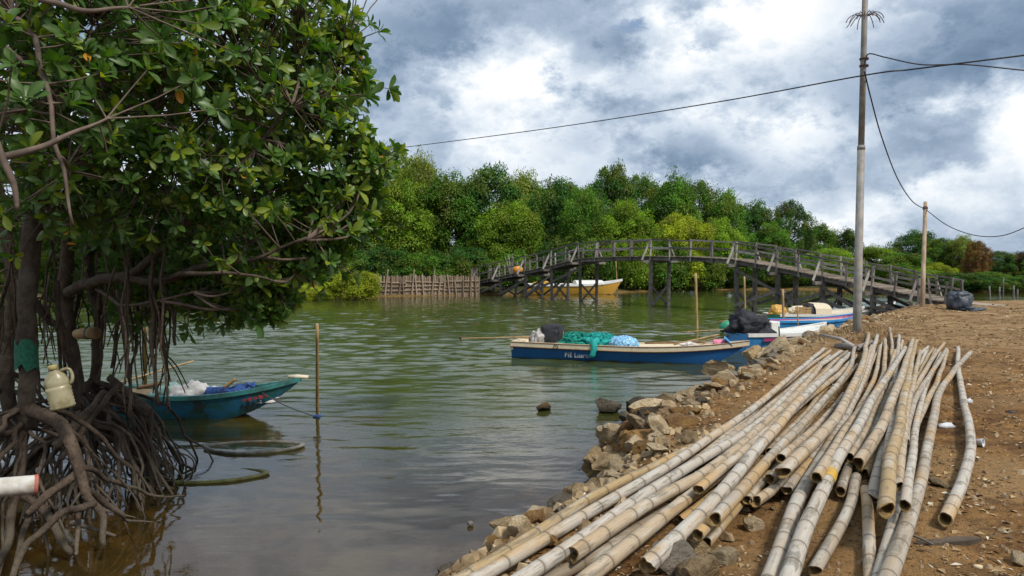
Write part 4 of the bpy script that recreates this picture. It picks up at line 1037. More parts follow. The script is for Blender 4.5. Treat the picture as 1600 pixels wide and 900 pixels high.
def wire(label, pts, r=.014, n=60):
    P = smooth_path(pts, n); o0 = P[0].copy(); mb = MB(); mb.tube([p - o0 for p in P], r, 5); return tag(mb.build('overhead_cable', m_wire, None, loc=o0), label, 'cable', 'overhead cables')
D_ = 15.9
wire('long black cable rising across the sky from left trees to the tall pole', [PD(430, 254, 42), PD(600, 234, 36), PD(840, 203, 28), PD(1100, 163, 21), PD(1343, 119, 15.85), PD(1420, 109, 15.2), PD(1500, 99, 14.6), PD(1620, 84, 14), PD(1800, 62, 13)], .016, 90)
wire('black cable curving from the clamp on the tall pole to the upper right', [PD(1350, 106, D_), PD(1353, 90, D_), PD(1360, 84, 15.8), PD(1385, 90, 15.6), PD(1440, 101, 15.3), PD(1510, 101, 15), PD(1610, 111, 14.6), PD(1800, 128, 14)], .014, 70)
wire('slack black cable dropping from the tall pole to the small wooden pole', [PD(1351, 112, D_), PD(1360, 150, 16.6), PD(1378, 215, 18.4), PD(1402, 278, 21.4), PD(1425, 314, 24.4), PD(1445, 327, 26.5)], .016)
wire('slack black cable sagging right from the small wooden pole', [PD(1446, 327, 26.5), PD(1480, 352, 25), PD(1520, 367, 23.5), PD(1560, 369, 22), PD(1600, 356, 20.5), PD(1680, 315, 18.5)], .014)
sp0 = PZ(1441, 480, .8)
wp = thing('wooden_pole', 'slim pale wooden pole standing at the land end of the bridge', 'pole', sp0)
tp = PD(1446, 316, 26.6) - sp0
mb = MB(); mb.tube([Vector((0, 0, -.4)), tp * .35, tp * .7, tp], [.085, .075, .068, .06], 10); mb.build('shaft', simple('pole_wood', (.42, .33, .22), (.28, .2, .13), 5, .8, cscale=(1, 1, .2)), wp, True)
mb = MB(); mb.tube([tp * .93, tp * .95], .085, 10); mb.build('insulator_band', m_iron, wp)

# ------------------------------------------------------------------ things on the far right
tz = PZ(1507, 482, .85)
m_tarp = simple('dark_tarpaulin', (.035, .045, .06), (.06, .075, .095), 3, .4, .6, .06)
blob('covered_heap', 'heap under a dark blue-black tarpaulin beside the bridge end', 'tarpaulin', Vector((tz.x, tz.y + .3, .8)), (.33, .33, .34), m_tarp, 53, .3, 1.9, flat=.7, box=.6)
blob('fallen_tarpaulin', 'dark tarpaulin tail lying on the ground before the covered heap', 'tarpaulin', Vector((tz.x + .18, tz.y - .05, .8)), (.36, .3, .09), m_tarp, 59, .5, 2.0, flat=.2, rz=-.5)
for (px, pt, D, r, lean, lab) in [(1546, 447, 36, .05, -.18, 'leaning post at the far right beyond the covered heap'), (1562, 448, 36, .05, 0, 'short upright post left of the white box'), (1568, 434, 36.5, .045, 0, 'tall thin post right behind the white box'), (1584, 446, 35, .06, 0, 'thick short post right of the white box'), (1590, 452, 35, .05, 0, 'shortest post at the right edge')]:
    p0 = PZ(px + lean * -30, 466, .9); p0 = Vector((PD(px, 460, D).x + (-lean) * .9, D, gz(PD(px, 460, D).x, D) - .2)); p1 = PD(px, pt, D)
    stick('fence_post', lab, 'post', p0, p1, r * .8, m_old, 'posts at the far right')
bx_ = PD(1574, 467, 34.5); bx_.z = gz(bx_.x, bx_.y)
wb = thing('white_box', 'small white box with a green panel between the far posts', 'box', bx_)
mb = MB(); mb.beam((-.2, 0, .28), (.2, 0, .28), .4, .55); mb.build('body', m_white, wb, bevel=.02)
mb = MB(); mb.beam((.205, -.16, .30), (.205, .16, .30), .012, .3); mb.build('side_panel', m_green, wb)
mb = MB(); mb.beam((-.02, -.207, .33), (.14, -.207, .33), .012, .2); mb.build('front_panel', m_green, wb)
# ------------------------------------------------------------------ foliage
def leaf_mat(name, use_obj=True, gloss=.42, trans=.35, tintamp=(.55, 1.5), attr='tint', yellow=(.30, .30, .03)):
    m, nt, b = newmat(name); T = NT(nt)
    oc = T.n('ShaderNodeObjectInfo').outputs['Color']
    tv = T.n('ShaderNodeAttribute', attribute_name=attr)
    sc_ = T.n('ShaderNodeSeparateColor'); T.l(tv.outputs['Color'], sc_.inputs[0])
    hs = T.n('ShaderNodeHueSaturation'); T.l(oc, hs.inputs['Color'])
    T.l(T.math('MULTIPLY_ADD', sc_.outputs[0], tintamp[1] - tintamp[0], tintamp[0]), hs.inputs['Value'])
    col = T.mix(sc_.outputs[1], hs.outputs[0], yellow)
    T.l(col, b.inputs['Base Color']); b.inputs['Roughness'].default_value = gloss; b.inputs['Specular IOR Level'].default_value = .35
    tl = T.n('ShaderNodeBsdfTranslucent'); T.l(T.mix(.5, col, T.mix(1.0, col, (1.5, 1.5, .4), 'MULTIPLY')), tl.inputs['Color'])
    mx = T.n('ShaderNodeMixShader'); mx.inputs[0].default_value = trans
    T.l(b.outputs[0], mx.inputs[1]); T.l(tl.outputs[0], mx.inputs[2]); T.l(mx.outputs[0], nt.nodes['Material Output'].inputs[0]); return m
m_leaf = leaf_mat('tree_leaf', gloss=.6, tintamp=(.42, 1.6))
m_trunk = simple('tree_bark', (.10, .075, .05), (.055, .04, .028), 6, .9, .6, .03)
def normed(a): return a / np.maximum(1e-6, np.linalg.norm(a, axis=1, keepdims=True))
def leaf_cards(pos, axis_, nrm, ln, wd, tint, fold=.12):
    """folded leaf, six vertices each"""
    axis_ = normed(axis_); side = normed(np.cross(axis_, nrm)); up = np.cross(side, axis_)
    ln = ln[:, None]; wd = wd[:, None]
    v0 = pos; v5 = pos + axis_ * ln - up * ln * .10
    m1 = pos + axis_ * ln * .5
    a = m1 + side * wd * .5 + up * wd * fold; b_ = m1 - side * wd * .5 + up * wd * fold
    V = np.stack([v0, a, v5, b_], 1).reshape(-1, 3)
    n = len(pos); base = np.arange(n)[:, None] * 4
    F = np.concatenate([base + np.array([[0, 1, 2]]), base + np.array([[0, 2, 3]])], 1).reshape(-1, 3)
    me = bpy.data.meshes.new('crown')
    me.vertices.add(len(V)); me.vertices.foreach_set('co', V.astype(np.float32).ravel())
    me.loops.add(F.size); me.loops.foreach_set('vertex_index', F.astype(np.int32).ravel())
    me.polygons.add(len(F)); me.polygons.foreach_set('loop_start', np.arange(0, F.size, 3, dtype=np.int32))
    me.update(calc_edges=True)
    at = me.attributes.new('tint', 'FLOAT_COLOR', 'POINT')
    tc_ = np.concatenate([np.repeat(tint, 4, 0), np.zeros((n * 4, 1)), np.ones((n * 4, 1))], 1)
    at.data.foreach_set('color', tc_.astype(np.float32).ravel())
    return me
def crown_mesh(seed, nclump=95, per=170, leaf=.24, spread=1.0, hollow=.6, base=.09, H=8.0):
    """unit crown: spreads about 1 m sideways, 0..1 in height before scaling by (3.2, 3.2, 8)"""
    rg = np.random.default_rng(seed)
    C = []
    while len(C) < nclump:
        p = rg.uniform(-1, 1, 3); p[2] = rg.uniform(base, 1)
        prof = np.interp(p[2], [base, base + .12, .5, .75, .9, 1.0], [.6, .95, 1.0, .8, .5, .15])
        th = math.atan2(p[1], p[0]); lob = 1 + .30 * math.sin(3 * th + seed) * math.sin(6 * p[2] + seed) + .22 * mnoise.noise(Vector((math.cos(th) * 2, math.sin(th) * 2, p[2] * 5 + seed)))
        r = math.hypot(p[0], p[1]) / (prof * lob)
        if r < 1 and (r > hollow or p[2] > .75): C.append(p)
    C = np.array(C) * np.array([3.0, 3.0, H])
    pos, ax, nr, ln, wd, ti = [], [], [], [], [], []
    for c in C:
        k = int(per * rg.uniform(.6, 1.3)); rad = rg.uniform(.55, 1.05) * spread
        d = normed(rg.normal(size=(k, 3))); d[:, 2] = np.where(rg.random(k) < .7, np.abs(d[:, 2]), d[:, 2]); sp = rg.random() < .25; d[:, 2] *= 1.7 if sp else 1.0
        rr = rad * rg.uniform(.35, 1.0, (k, 1)) ** .6
        p = c + d * rr * np.array([.95, .95, 1.0])
        out = normed(d + rg.normal(size=(k, 3)) * .6)
        a = normed(out * .7 + np.array([0, 0, -.25]) + rg.normal(size=(k, 3)) * .5)
        pos.append(p); ax.append(a); nr.append(normed(d * .8 + np.array([0, 0, .45]) + rg.normal(size=(k, 3)) * .33))
        l = leaf * rg.uniform(.65, 1.25, k); ln.append(l); wd.append(l * rg.uniform(.42, .6, k))
        t0 = rg.uniform(0, 1); ti.append(np.column_stack([np.clip(t0 * .82 + rg.uniform(0, .18, k), 0, 1), np.clip(rg.uniform(-.5, .35) + rg.uniform(0, .12, k), 0, 1)]))
    return leaf_cards(np.concatenate(pos), np.concatenate(ax), np.concatenate(nr), np.concatenate(ln), np.concatenate(wd), np.concatenate(ti))
def trunk_mesh(seed):
    rr = random.Random(seed); mb = MB(); top = []
    pts = [Vector((0, 0, -.6)), Vector((rr.uniform(-.2, .2), rr.uniform(-.2, .2), 1.2)), Vector((rr.uniform(-.4, .4), rr.uniform(-.4, .4), 3.0)), Vector((rr.uniform(-.5, .5), rr.uniform(-.5, .5), 6.4))]
    P = smooth_path(pts, 10); mb.tube(P, [.24 - .02 * i for i in range(10)], 8)
    for k in range(9):
        i = rr.randint(2, 7); a = rr.uniform(0, 6.28); l = rr.uniform(1.2, 2.4)
        e = P[i] + Vector((math.cos(a) * l, math.sin(a) * l, rr.uniform(.6, 1.8))); mb.tube(smooth_path([P[i], P[i].lerp(e, .5) + Vector((0, 0, .25)), e], 6), [.09, .08, .065, .05, .04, .025], 6)
    for k in range(7):
        i = rr.randint(4, 9); a = rr.uniform(0, 6.28); l = rr.uniform(2.2, 3.5)
        e = P[i] + Vector((math.cos(a) * l, math.sin(a) * l, rr.uniform(.8, 3.0))); mb.tube(smooth_path([P[i], P[i].lerp(e, .5) + Vector((rr.uniform(-.2, .2), 0, .3)), e], 7), [.05, .045, .04, .034, .028, .02, .01], 5)
    return mb.mesh('trunk', True)
CROWNS = [crown_mesh(11, 150, 270, .21), crown_mesh(12, 170, 240, .19, .9), crown_mesh(13, 130, 300, .23, 1.1), crown_mesh(14, 175, 230, .18, .8), crown_mesh(15, 150, 270, .21, .95)]
SHRUB = [crown_mesh(31, 120, 230, .21, .9, base=.02, H=4.2), crown_mesh(32, 140, 220, .19, .8, base=.02, H=4.2)]
TRUNKS = [trunk_mesh(s) for s in (1, 2, 3)]
for c in CROWNS + SHRUB: c.materials.append(m_leaf)
for t_ in TRUNKS: t_.materials.append(m_trunk)
G_DARK, G_MID, G_LIME, G_OLIVE, G_BROWN, G_YEL = (.030, .095, .012), (.062, .150, .012), (.125, .215, .012), (.125, .165, .025), (.15, .07, .024), (.24, .29, .015)
rt_ = random.Random(77)
def tree(px, top, D, halfw, colr, label, kind=None, shrub=False, base=None, name='riverside_tree', grp='trees on the far bank'):
    x = (px - 800) / FPX * D; z0 = gz(x, D) if base is None else base
    h = PD(px, top, D).z - z0; hw = halfw / FPX * D
    rt0 = thing(name, label, 'shrub' if shrub else 'tree', (x, D, max(z0, -.1)), rt_.uniform(0, 6.28), grp)
    me = rt_.choice(SHRUB if shrub else CROWNS)
    o = link('crown', me, None, rt0); o.scale = (hw / 3.3, hw / 3.3, h / (4.6 if shrub else 8.1))
    j = rt_.uniform(1.0, 1.45); o.color = (colr[0] * j, colr[1] * j, colr[2] * j, 1)
    t = link('trunk', rt_.choice(TRUNKS), None, rt0); t.scale = (hw / 3.3 * .9, hw / 3.3 * .9, h / 8.6)
    return rt0
TREES = [
 # px, top, D, half width px, colour, label
 (455, 300, 60, 90, G_MID, 'green tree on the far bank seen just behind the mangrove branches'),
 (350, 310, 62, 100, G_DARK, 'dark tree far behind the mangrove, right of its trunks'),
 (215, 300, 60, 100, G_MID, 'green tree far behind the mangrove trunks'),
 (80, 300, 60, 100, G_DARK, 'dark tree at far left behind the mangrove'),
 (-40, 300, 58, 100, G_MID, 'tree at the far left edge behind the mangrove'),
 (545, 268, 63, 75, G_LIME, 'yellow-green tree rising beside the mangrove leaf tips'),
 (612, 243, 66, 70, G_OLIVE, 'tall olive-green tree, highest on the left of the far bank'),
 (618, 268, 59, 62, G_LIME, 'bright lime-green tree in front of the highest left tree'),
 (664, 248, 69, 36, G_OLIVE, 'thin feathery olive treetop right of the highest left tree'),
 (700, 275, 61, 58, G_MID, 'mid-green tree behind the middle of the stake fence'),
 (766, 262, 62, 56, G_DARK, 'dark green dome-topped tree above the right end of the fence'),
 (822, 274, 70, 52, G_OLIVE, 'pale olive tree set back between two dark crowns'),
 (800, 318, 58, 50, G_LIME, 'lime-green tree above the left bridge slope'),
 (872, 282, 64, 52, G_DARK, 'dark green tree behind the left bridge slope'),
 (912, 292, 60, 50, G_MID, 'green tree over the yellow boat'),
 (955, 261, 66, 52, G_DARK, 'tallest dark green tree above the bridge crown'),
 (1003, 272, 70, 42, G_MID, 'green treetop right behind the tallest dark tree'),
 (975, 318, 60, 50, G_LIME, 'lime-green tree right below the tallest dark tree'),
 (1048, 279, 66, 50, G_MID, 'mid-green tree standing above the middle bridge piles'),
 (1090, 282, 70, 44, G_DARK, 'dark pointed tree behind the middle bridge span'),
 (1060, 336, 60, 46, G_YEL, 'yellowish tree low behind the middle bridge span'),
 (1130, 300, 68, 40, G_MID, 'mid-green tree above the top of the right bridge slope'),
 (1122, 345, 62, 46, G_LIME, 'lime tree crown just above the handrail at mid bridge'),
 (1180, 318, 70, 40, G_DARK, 'dark tree stepping down right of the bridge crown'),
 (1232, 313, 70, 34, G_DARK, 'narrow dark tree standing out left of the tall utility pole'),
 (1200, 352, 64, 40, G_MID, 'green tree below the narrow dark one'),
 (1275, 352, 72, 36, G_MID, 'low green tree between the narrow dark tree and utility pole'),
 (1318, 360, 72, 36, G_DARK, 'dark rounded tree directly left of the utility pole'),
 (1300, 388, 64, 44, G_LIME, 'low lime tree behind the right bridge handrail, left of the pole'),
 (1372, 386, 70, 40, G_LIME, 'low yellow-green tree right of the utility pole'),
 (1432, 362, 74, 40, G_DARK, 'dark broad tree behind the slim wooden pole'),
 (1412, 396, 62, 36, G_MID, 'rounded bright green tree before the dark broad one'),
 (1470, 372, 70, 34, G_MID, 'green tree right of the slim wooden pole'),
 (1462, 412, 60, 28, G_YEL, 'small yellowish tree beside the slim wooden pole'),
 (1505, 370, 68, 28, G_OLIVE, 'olive tree just left of the rust-brown tree'),
 (1524, 376, 62, 21, G_BROWN, 'rust-brown dying tree among the green ones at the right'),
 (1560, 392, 66, 30, G_DARK, 'dark green tree right of the rust-brown tree'),
 (1545, 425, 58, 30, G_MID, 'low green tree in front of the dark one near the right edge'),
 (1596, 394, 66, 24, (.06, .045, .02), 'dull brown tree cut by the right edge'),
 (1640, 400, 62, 34, G_MID, 'tree just beyond the right edge'),
]
for a in TREES: tree(*a)
SHRUBS = [
 (660, 395, 55.5, 55, G_MID, 'dark leafy shrub behind the left part of the fence'), (730, 385, 56, 50, G_DARK, 'shrub behind the right part of the fence'),
 (800, 385, 56.5, 48, G_MID, 'shrub behind the left foot of the bridge'), (868, 375, 57.5, 48, G_DARK, 'shrub behind the stern of the yellow boat'),
 (930, 370, 58, 46, G_MID, 'shrub behind the bow of the yellow boat'), (985, 370, 58, 46, G_LIME, 'bright shrub right of the yellow boat mast'),
 (1040, 375, 58.5, 46, G_MID, 'shrub hanging to the water behind the middle piles'), (1095, 380, 60, 44, G_MID, 'shrub hanging to the water right of the middle piles'),
 (1150, 385, 62, 42, G_DARK, 'shrub behind the first pile of the right slope'), (1205, 390, 63, 42, G_MID, 'shrub behind the right slope of the bridge'),
 (1262, 400, 63, 42, G_MID, 'shrub left of the utility pole at the waterline'), (1325, 405, 62, 42, G_LIME, 'yellow-green shrub behind the utility pole'),
 (1388, 412, 60, 40, G_MID, 'shrub behind the land end of the bridge'), (1440, 420, 58.5, 36, G_LIME, 'bright shrub behind the slim wooden pole'),
 (1492, 425, 57, 36, G_DARK, 'dark shrub behind the covered heap'), (1548, 432, 56, 34, G_DARK, 'dark shrub behind the far right posts'), (1602, 430, 56, 34, G_MID, 'shrub behind the posts at the right edge'),
 (590, 385, 55, 55, G_DARK, 'dark shrub behind the left end of the fence'), (500, 390, 52, 60, G_DARK, 'dark shrub behind the bright overhanging bush'), (380, 400, 52, 70, G_DARK, 'dark shrub on the far bank right of the mangrove roots'), (230, 400, 52, 80, G_DARK, 'dark shrub on the far bank behind the hanging roots'), (80, 400, 52, 80, G_DARK, 'dark shrub on the far bank behind the mangrove trunk'),
]
for a in SHRUBS: tree(*a, shrub=True, name='bank_shrub', grp='shrubs at the far waterline')
tree(555, 422, 45.5, 42, G_YEL, 'bright yellow-green bush overhanging the water left of the fence', shrub=True, base=-.05, name='overhanging_bush', grp='overhanging bushes')
tree(487, 443, 44.5, 34, G_YEL, 'smaller lime bush at the water left of the bright one', shrub=True, base=-.05, name='overhanging_bush', grp='overhanging bushes')

# ------------------------------------------------------------------ the near mangrove
m_root = wood('mangrove_root', (.060, .042, .030), (.125, .092, .066), (.025, .018, .013), rv=.35)
m_bark = simple('mangrove_bark', (.045, .031, .021), (.085, .062, .043), 9, .9, .9, .03, dirt=(.11, .10, .075))
m_twig = simple('mangrove_twig', (.15, .11, .085), (.09, .065, .05), 12, .85, .3, .01)
nt = m_root.node_tree; T = NT(nt); b = nt.nodes['Principled BSDF']; lk = b.inputs['Base Color'].links[0].from_socket
g = T.n('ShaderNodeNewGeometry'); sx = T.n('ShaderNodeSeparateXYZ'); T.l(g.outputs['Position'], sx.inputs[0])
zn = T.math('ADD', sx.outputs[2], T.math('MULTIPLY', T.noise(g.outputs['Position'], 5, 4), .35)); band = T.math('SUBTRACT', T.step(zn, .15, .3), T.step(zn, .42, .62))
silt = T.mix(T.math('MULTIPLY', band, .5), lk, (.17, .145, .105)); T.l(T.mix(T.step(zn, .10, .2), (.028, .022, .014), silt), b.inputs['Base Color'])
cr_n = T.noise(T.coord('Object', (1, 1, .35)), 34, 5, .7); T.bump(b, cr_n, 1.0, .035)
mo = PD(60, 700, 7.0); mo.z = 0
mang = thing('mangrove_tree', 'large mangrove with arching stilt roots and glossy whorled leaves at the left', 'tree', mo)
rm_ = random.Random(5)
LASTP = [None]
def mpart(name, pts, radii, m=m_root, n=8, wob=.06, k=None, steps=14, par=None):
    P = smooth_path(pts, steps); rr = np.interp(np.linspace(0, 1, steps), np.linspace(0, 1, len(radii)), radii)
    if k:
        for i, p in enumerate(P): P[i] = p + Vector((mnoise.noise(p * 4), mnoise.noise(p * 4 + Vector((9, 3, 1))), mnoise.noise(p * 4 + Vector((1, 7, 5))))) * k
    mb = MB(); mb.tube([p - mo for p in P], list(rr), n, wob=wob); LASTP[0] = mb.build(name, m, par or mang, True); return P
# trunks
trk = []
trk.append(mpart('trunk', [PD(46, 665, 6.2), PD(42, 590, 6.2), PD(44, 500, 6.25), PD(46, 420, 6.35), PD(50, 330, 6.4), PD(70, 190, 6.5), PD(110, 40, 6.6), PD(150, -90, 6.7)], [.072, .066, .070, .078, .074, .066, .06, .05], m_bark, 12, .10, .03, 40))
trk.append(mpart('trunk', [PD(118, 690, 7.5), PD(122, 600, 7.5), PD(108, 520, 7.5), PD(100, 440, 7.5), PD(118, 330, 7.4), PD(150, 190, 7.2), PD(200, 30, 7.0), PD(260, -80, 7)], [.07, .06, .065, .068, .06, .055, .05, .04], m_bark, 10, .10, .04, 36))
trk.append(mpart('trunk', [PD(165, 690, 8.0), PD(150, 600, 8.0), PD(155, 500, 7.9), PD(140, 410, 7.8), PD(165, 260, 7.7), PD(220, 120, 7.6), PD(320, -40, 7.6)], [.06, .055, .06, .055, .05, .045, .04], m_bark, 10, .10, .04, 34))
trk.append(mpart('trunk', [PD(20, 700, 8.3), PD(10, 560, 8.3), PD(20, 430, 8.2), PD(-10, 280, 8.0), PD(-40, 100, 7.8)], [.08, .08, .07, .06, .05], m_bark, 10, .05, .03, 20))
br = []
def branch(pts, radii, name='branch', m=m_bark, steps=16): 
    P = mpart(name, pts, radii, m, 7, .05, .03, steps); br.append(P); return P
branch([PD(108, 455, 7.4), PD(150, 440, 7.0), PD(195, 432, 6.8), PD(250, 395, 6.6), PD(320, 320, 6.4), PD(395, 240, 6.3), PD(450, 170, 6.3)], [.055, .05, .045, .038, .028, .02, .012], steps=26)
branch([PD(195, 434, 6.8), PD(255, 440, 6.6), PD(320, 412, 6.4), PD(400, 402, 6.3), PD(480, 370, 6.3)], [.04, .034, .028, .018, .01])
branch([PD(255, 438, 6.6), PD(300, 425, 6.3), PD(360, 428, 6.2), PD(430, 440, 6.2)], [.026, .02, .014, .008])
branch([PD(150, 452, 7.1), PD(185, 475, 6.8), PD(240, 470, 6.6), PD(300, 455, 6.5)], [.02, .016, .012, .008], m=m_twig)
branch([PD(-20, 250, 4.5), PD(40, 238, 4.6), PD(100, 215, 4.7), PD(165, 185, 4.9)], [.026, .022, .016, .008], m=m_twig)
branch([PD(20, 20, 5.0), PD(60, 70, 4.9), PD(78, 180, 4.8), PD(98, 270, 4.8), PD(108, 350, 4.8)], [.022, .018, .015, .013, .008], m=m_twig)
branch([PD(-10, 220, 4.4), PD(10, 270, 4.4), PD(28, 325, 4.45)], [.022, .02, .012], m=m_twig)
branch([PD(0, 60, 4.9), PD(50, 110, 5.0), PD(90, 150, 5.1)], [.02, .015, .008], m=m_twig)
branch([PD(60, 0, 4.6), PD(130, 18, 4.6), PD(200, 12, 4.7)], [.02, .016, .008], m=m_twig)
# crown lobes: pixel, distance, radius
LOBES = [(60, 60, 5.4, .75), (150, 20, 5.6, .8), (40, 170, 5.0, .6), (150, 120, 5.6, .8), (250, 60, 6.2, .95), (240, 170, 6.0, .8), (340, 30, 6.6, .95), (420, 30, 6.9, .85), (350, 140, 6.6, .85), (440, 110, 6.9, .8),
         (465, 40, 7.1, .5), (480, 140, 7.0, .5), (525, 180, 7.0, .3), (430, 210, 6.7, .75), (505, 230, 6.9, .45), (550, 232, 6.9, .24), (330, 240, 6.4, .7), (490, 290, 6.8, .5), (540, 305, 6.8, .3), (420, 300, 6.6, .65),
         (320, 330, 6.5, .5), (470, 350, 6.7, .45), (400, 380, 6.7, .45), (400, 450, 6.7, .26), (340, 440, 6.9, .4), (260, 300, 6.3, .5), (180, 260, 5.9, .5), (100, 250, 5.6, .45), (90, 320, 6.0, .35), (200, 330, 6.4, .4),
         (20, 260, 6.4, .6), (-40, 150, 5.6, .8), (180, 390, 7.6, .5), (270, 400, 7.6, .5), (300, 470, 8.0, .35), (120, -90, 6.2, 1.2), (330, -80, 7, 1.2), (60, 380, 9.2, .8), (200, 320, 9.2, .9), (330, 280, 8.8, .9), (240, 200, 8.6, 1.1), (80, 200, 8.4, 1.2), (400, 180, 8.4, .9), (120, 430, 9.5, .6), (230, 460, 9.3, .5), (-30, 420, 9, .9), (160, 400, 8.8, .6), (330, 400, 8.6, .6), (20, 340, 8.6, .7), (380, 330, 8.2, .6), (440, 420, 7.4, .3), (415, 485, 6.8, .16), (575, 265, 6.9, .22), (512, 95, 7.0, .24), (530, 340, 7.0, .3), (70, 440, 8.8, .45), (180, 455, 8.6, .4), (250, 350, 7.8, .5), (130, 370, 8.2, .5), (-20, 480, 8.8, .5), (300, 420, 7.4, .35), (360, 470, 7.2, .25), (210, 420, 7.4, .3), (585, 250, 7.0, .14), (572, 300, 7.0, .16), (555, 355, 6.9, .16), (510, 395, 6.9, .18), (470, 420, 6.9, .18), (440, 465, 6.8, .14), (390, 490, 6.8, .14), (545, 70, 7.1, .14), (560, 130, 7.1, .14), (330, 480, 7.0, .2), (290, 440, 6.9, .25), (240, 480, 7.6, .25), (460, 395, 7.0, .3), (520, 360, 7.2, .3)]
rg = np.random.default_rng(3)
lobe_c = [PD(a, b_, c) for a, b_, c, _ in LOBES]
allbr = [p for P in trk for p in P[8:]] + [p for P in br for p in P[4:]]
for (lc, lo) in zip(lobe_c, LOBES):       # a limb to each lobe
    src = min(allbr, key=lambda p: (p - lc).length + (.7 if p.z > lc.z else 0)); d = (lc - src).length
    if d > .25:
        P = branch([src, src.lerp(lc, .5) + Vector((rm_.uniform(-.1, .1), rm_.uniform(-.1, .1), -.08 * d)), lc], [.017 if d > 1 else .012, .011, .007], 'limb', m_twig, 9)
ros_p, ros_d, ros_t = [], [], []
for (lc, lo) in zip(lobe_c, LOBES):
    rad = lo[3]; k = int(108 * rad ** 1.7 + 20)
    d = normed(rg.normal(size=(k, 3))); d[:, 2] += .25; d = normed(d)
    rr = rad * rg.uniform(.35, 1.05, (k, 1)) ** .5
    p = np.array(lc) + d * rr * np.array([1, 1, .9])
    spr = rg.random(k) < .16; p[spr] = np.array(lc) + d[spr] * rad * rg.uniform(1.1, 1.65, (spr.sum(), 1))
    ros_p.append(p); ros_d.append(normed(d * .8 + np.array([.15, -.02, .45]) + rg.normal(size=(k, 3)) * .35)); ros_t.append(np.full(k, lo[2]))
ros_p = np.concatenate(ros_p); ros_d = np.concatenate(ros_d)
# twigs
tw = MB()
lc_arr = np.array([tuple(p) for p in allbr] + [tuple(p) for P in br for p in P])
for p, d in zip(ros_p, ros_d):
    q = lc_arr[np.argmin(np.linalg.norm(lc_arr - p, axis=1))]
    p_ = Vector(p); q_ = Vector(q); v_ = p_ - q_
    if v_.length > .9: q_ = p_ - v_.normalized() * .9
    mid = q_.lerp(p_, .55) - Vector(d) * .05 * v_.length
    tw.tube([q_ - mo, mid - mo, p_ - mo], [.007, .006, .004], 4, cap=False)
o = tw.build('twigs', m_twig, mang, True); o['kind'] = 'stuff'
# leaves in whorls
Lp, La, Ln_, Ls, Lt = [], [], [], [], []
for p, d in zip(ros_p, ros_d):
    nl = rg.integers(5, 11); rs_ = rg.uniform(.72, 1.2); d = d / np.linalg.norm(d)
    u = np.cross(d, [0.3, .2, .9]); u /= np.linalg.norm(u); w = np.cross(d, u)
    young = rg.random() < (.30 if p[0] < -2.6 else .6); base_t = rg.uniform(0, 1)
    for j in range(nl):
        a = j * 2.4 + rg.uniform(-.3, .3); el = np.interp(j, [0, nl], [1.25, .35]) + rg.uniform(-.32, .32)
        out = u * math.cos(a) + w * math.sin(a)
        ax = d * math.cos(el) + out * math.sin(el); ax[2] -= .12 * (1 - j / nl)
        nrm = d * math.sin(el) - out * math.cos(el) + rg.normal(size=3) * .3
        s = rs_ * rg.uniform(.082, .142) * (.8 if j > nl - 3 else 1)
        Lp.append(p - d * .02 * (nl - j) * .25 + out * .008); La.append(ax); Ln_.append(nrm); Ls.append(s)
        y = (rg.uniform(.25, .85) if young and j > nl - 5 else (rg.uniform(.5, .9) if rg.random() < .03 else rg.uniform(0, .12)))
        orange = 1.0 if rg.random() < .004 else 0
        Lt.append((np.clip(base_t * .5 + rg.uniform(0, .5), 0, 1), y, orange))
Lp, La, Ln_, Ls, Lt = map(np.array, (Lp, La, Ln_, Ls, Lt))
m_ml, nt, b = newmat('mangrove_leaf'); T = NT(nt)
tv = T.n('ShaderNodeAttribute', attribute_name='tint'); sc_ = T.n('ShaderNodeSeparateColor'); T.l(tv.outputs['Color'], sc_.inputs[0])
col = T.mix(sc_.outputs[0], (.013, .056, .012), (.050, .140, .020)); col = T.mix(sc_.outputs[1], col, (.25, .29, .015)); col = T.mix(sc_.outputs[2], col, (.55, .22, .02))
geo = T.n('ShaderNodeNewGeometry'); col2 = T.mix(T.math('MULTIPLY', geo.outputs['Backfacing'], .45), col, (.11, .17, .05))
rib = T.n('ShaderNodeAttribute', attribute_name='rib').outputs['Fac']; col2 = T.mix(T.math('MULTIPLY', rib, .35), col2, (.16, .22, .06))
T.l(col2, b.inputs['Base Color']); b.inputs['Roughness'].default_value = .42; b.inputs['Specular IOR Level'].default_value = .4
tl = T.n('ShaderNodeBsdfTranslucent'); T.l(T.mix(1.0, col, (2.2, 2.4, .6), 'MULTIPLY'), tl.inputs['Color'])
mx = T.n('ShaderNodeMixShader'); mx.inputs[0].default_value = .30; T.l(b.outputs[0], mx.inputs[1]); T.l(tl.outputs[0], mx.inputs[2]); T.l(mx.outputs[0], nt.nodes['Material Output'].inputs[0])
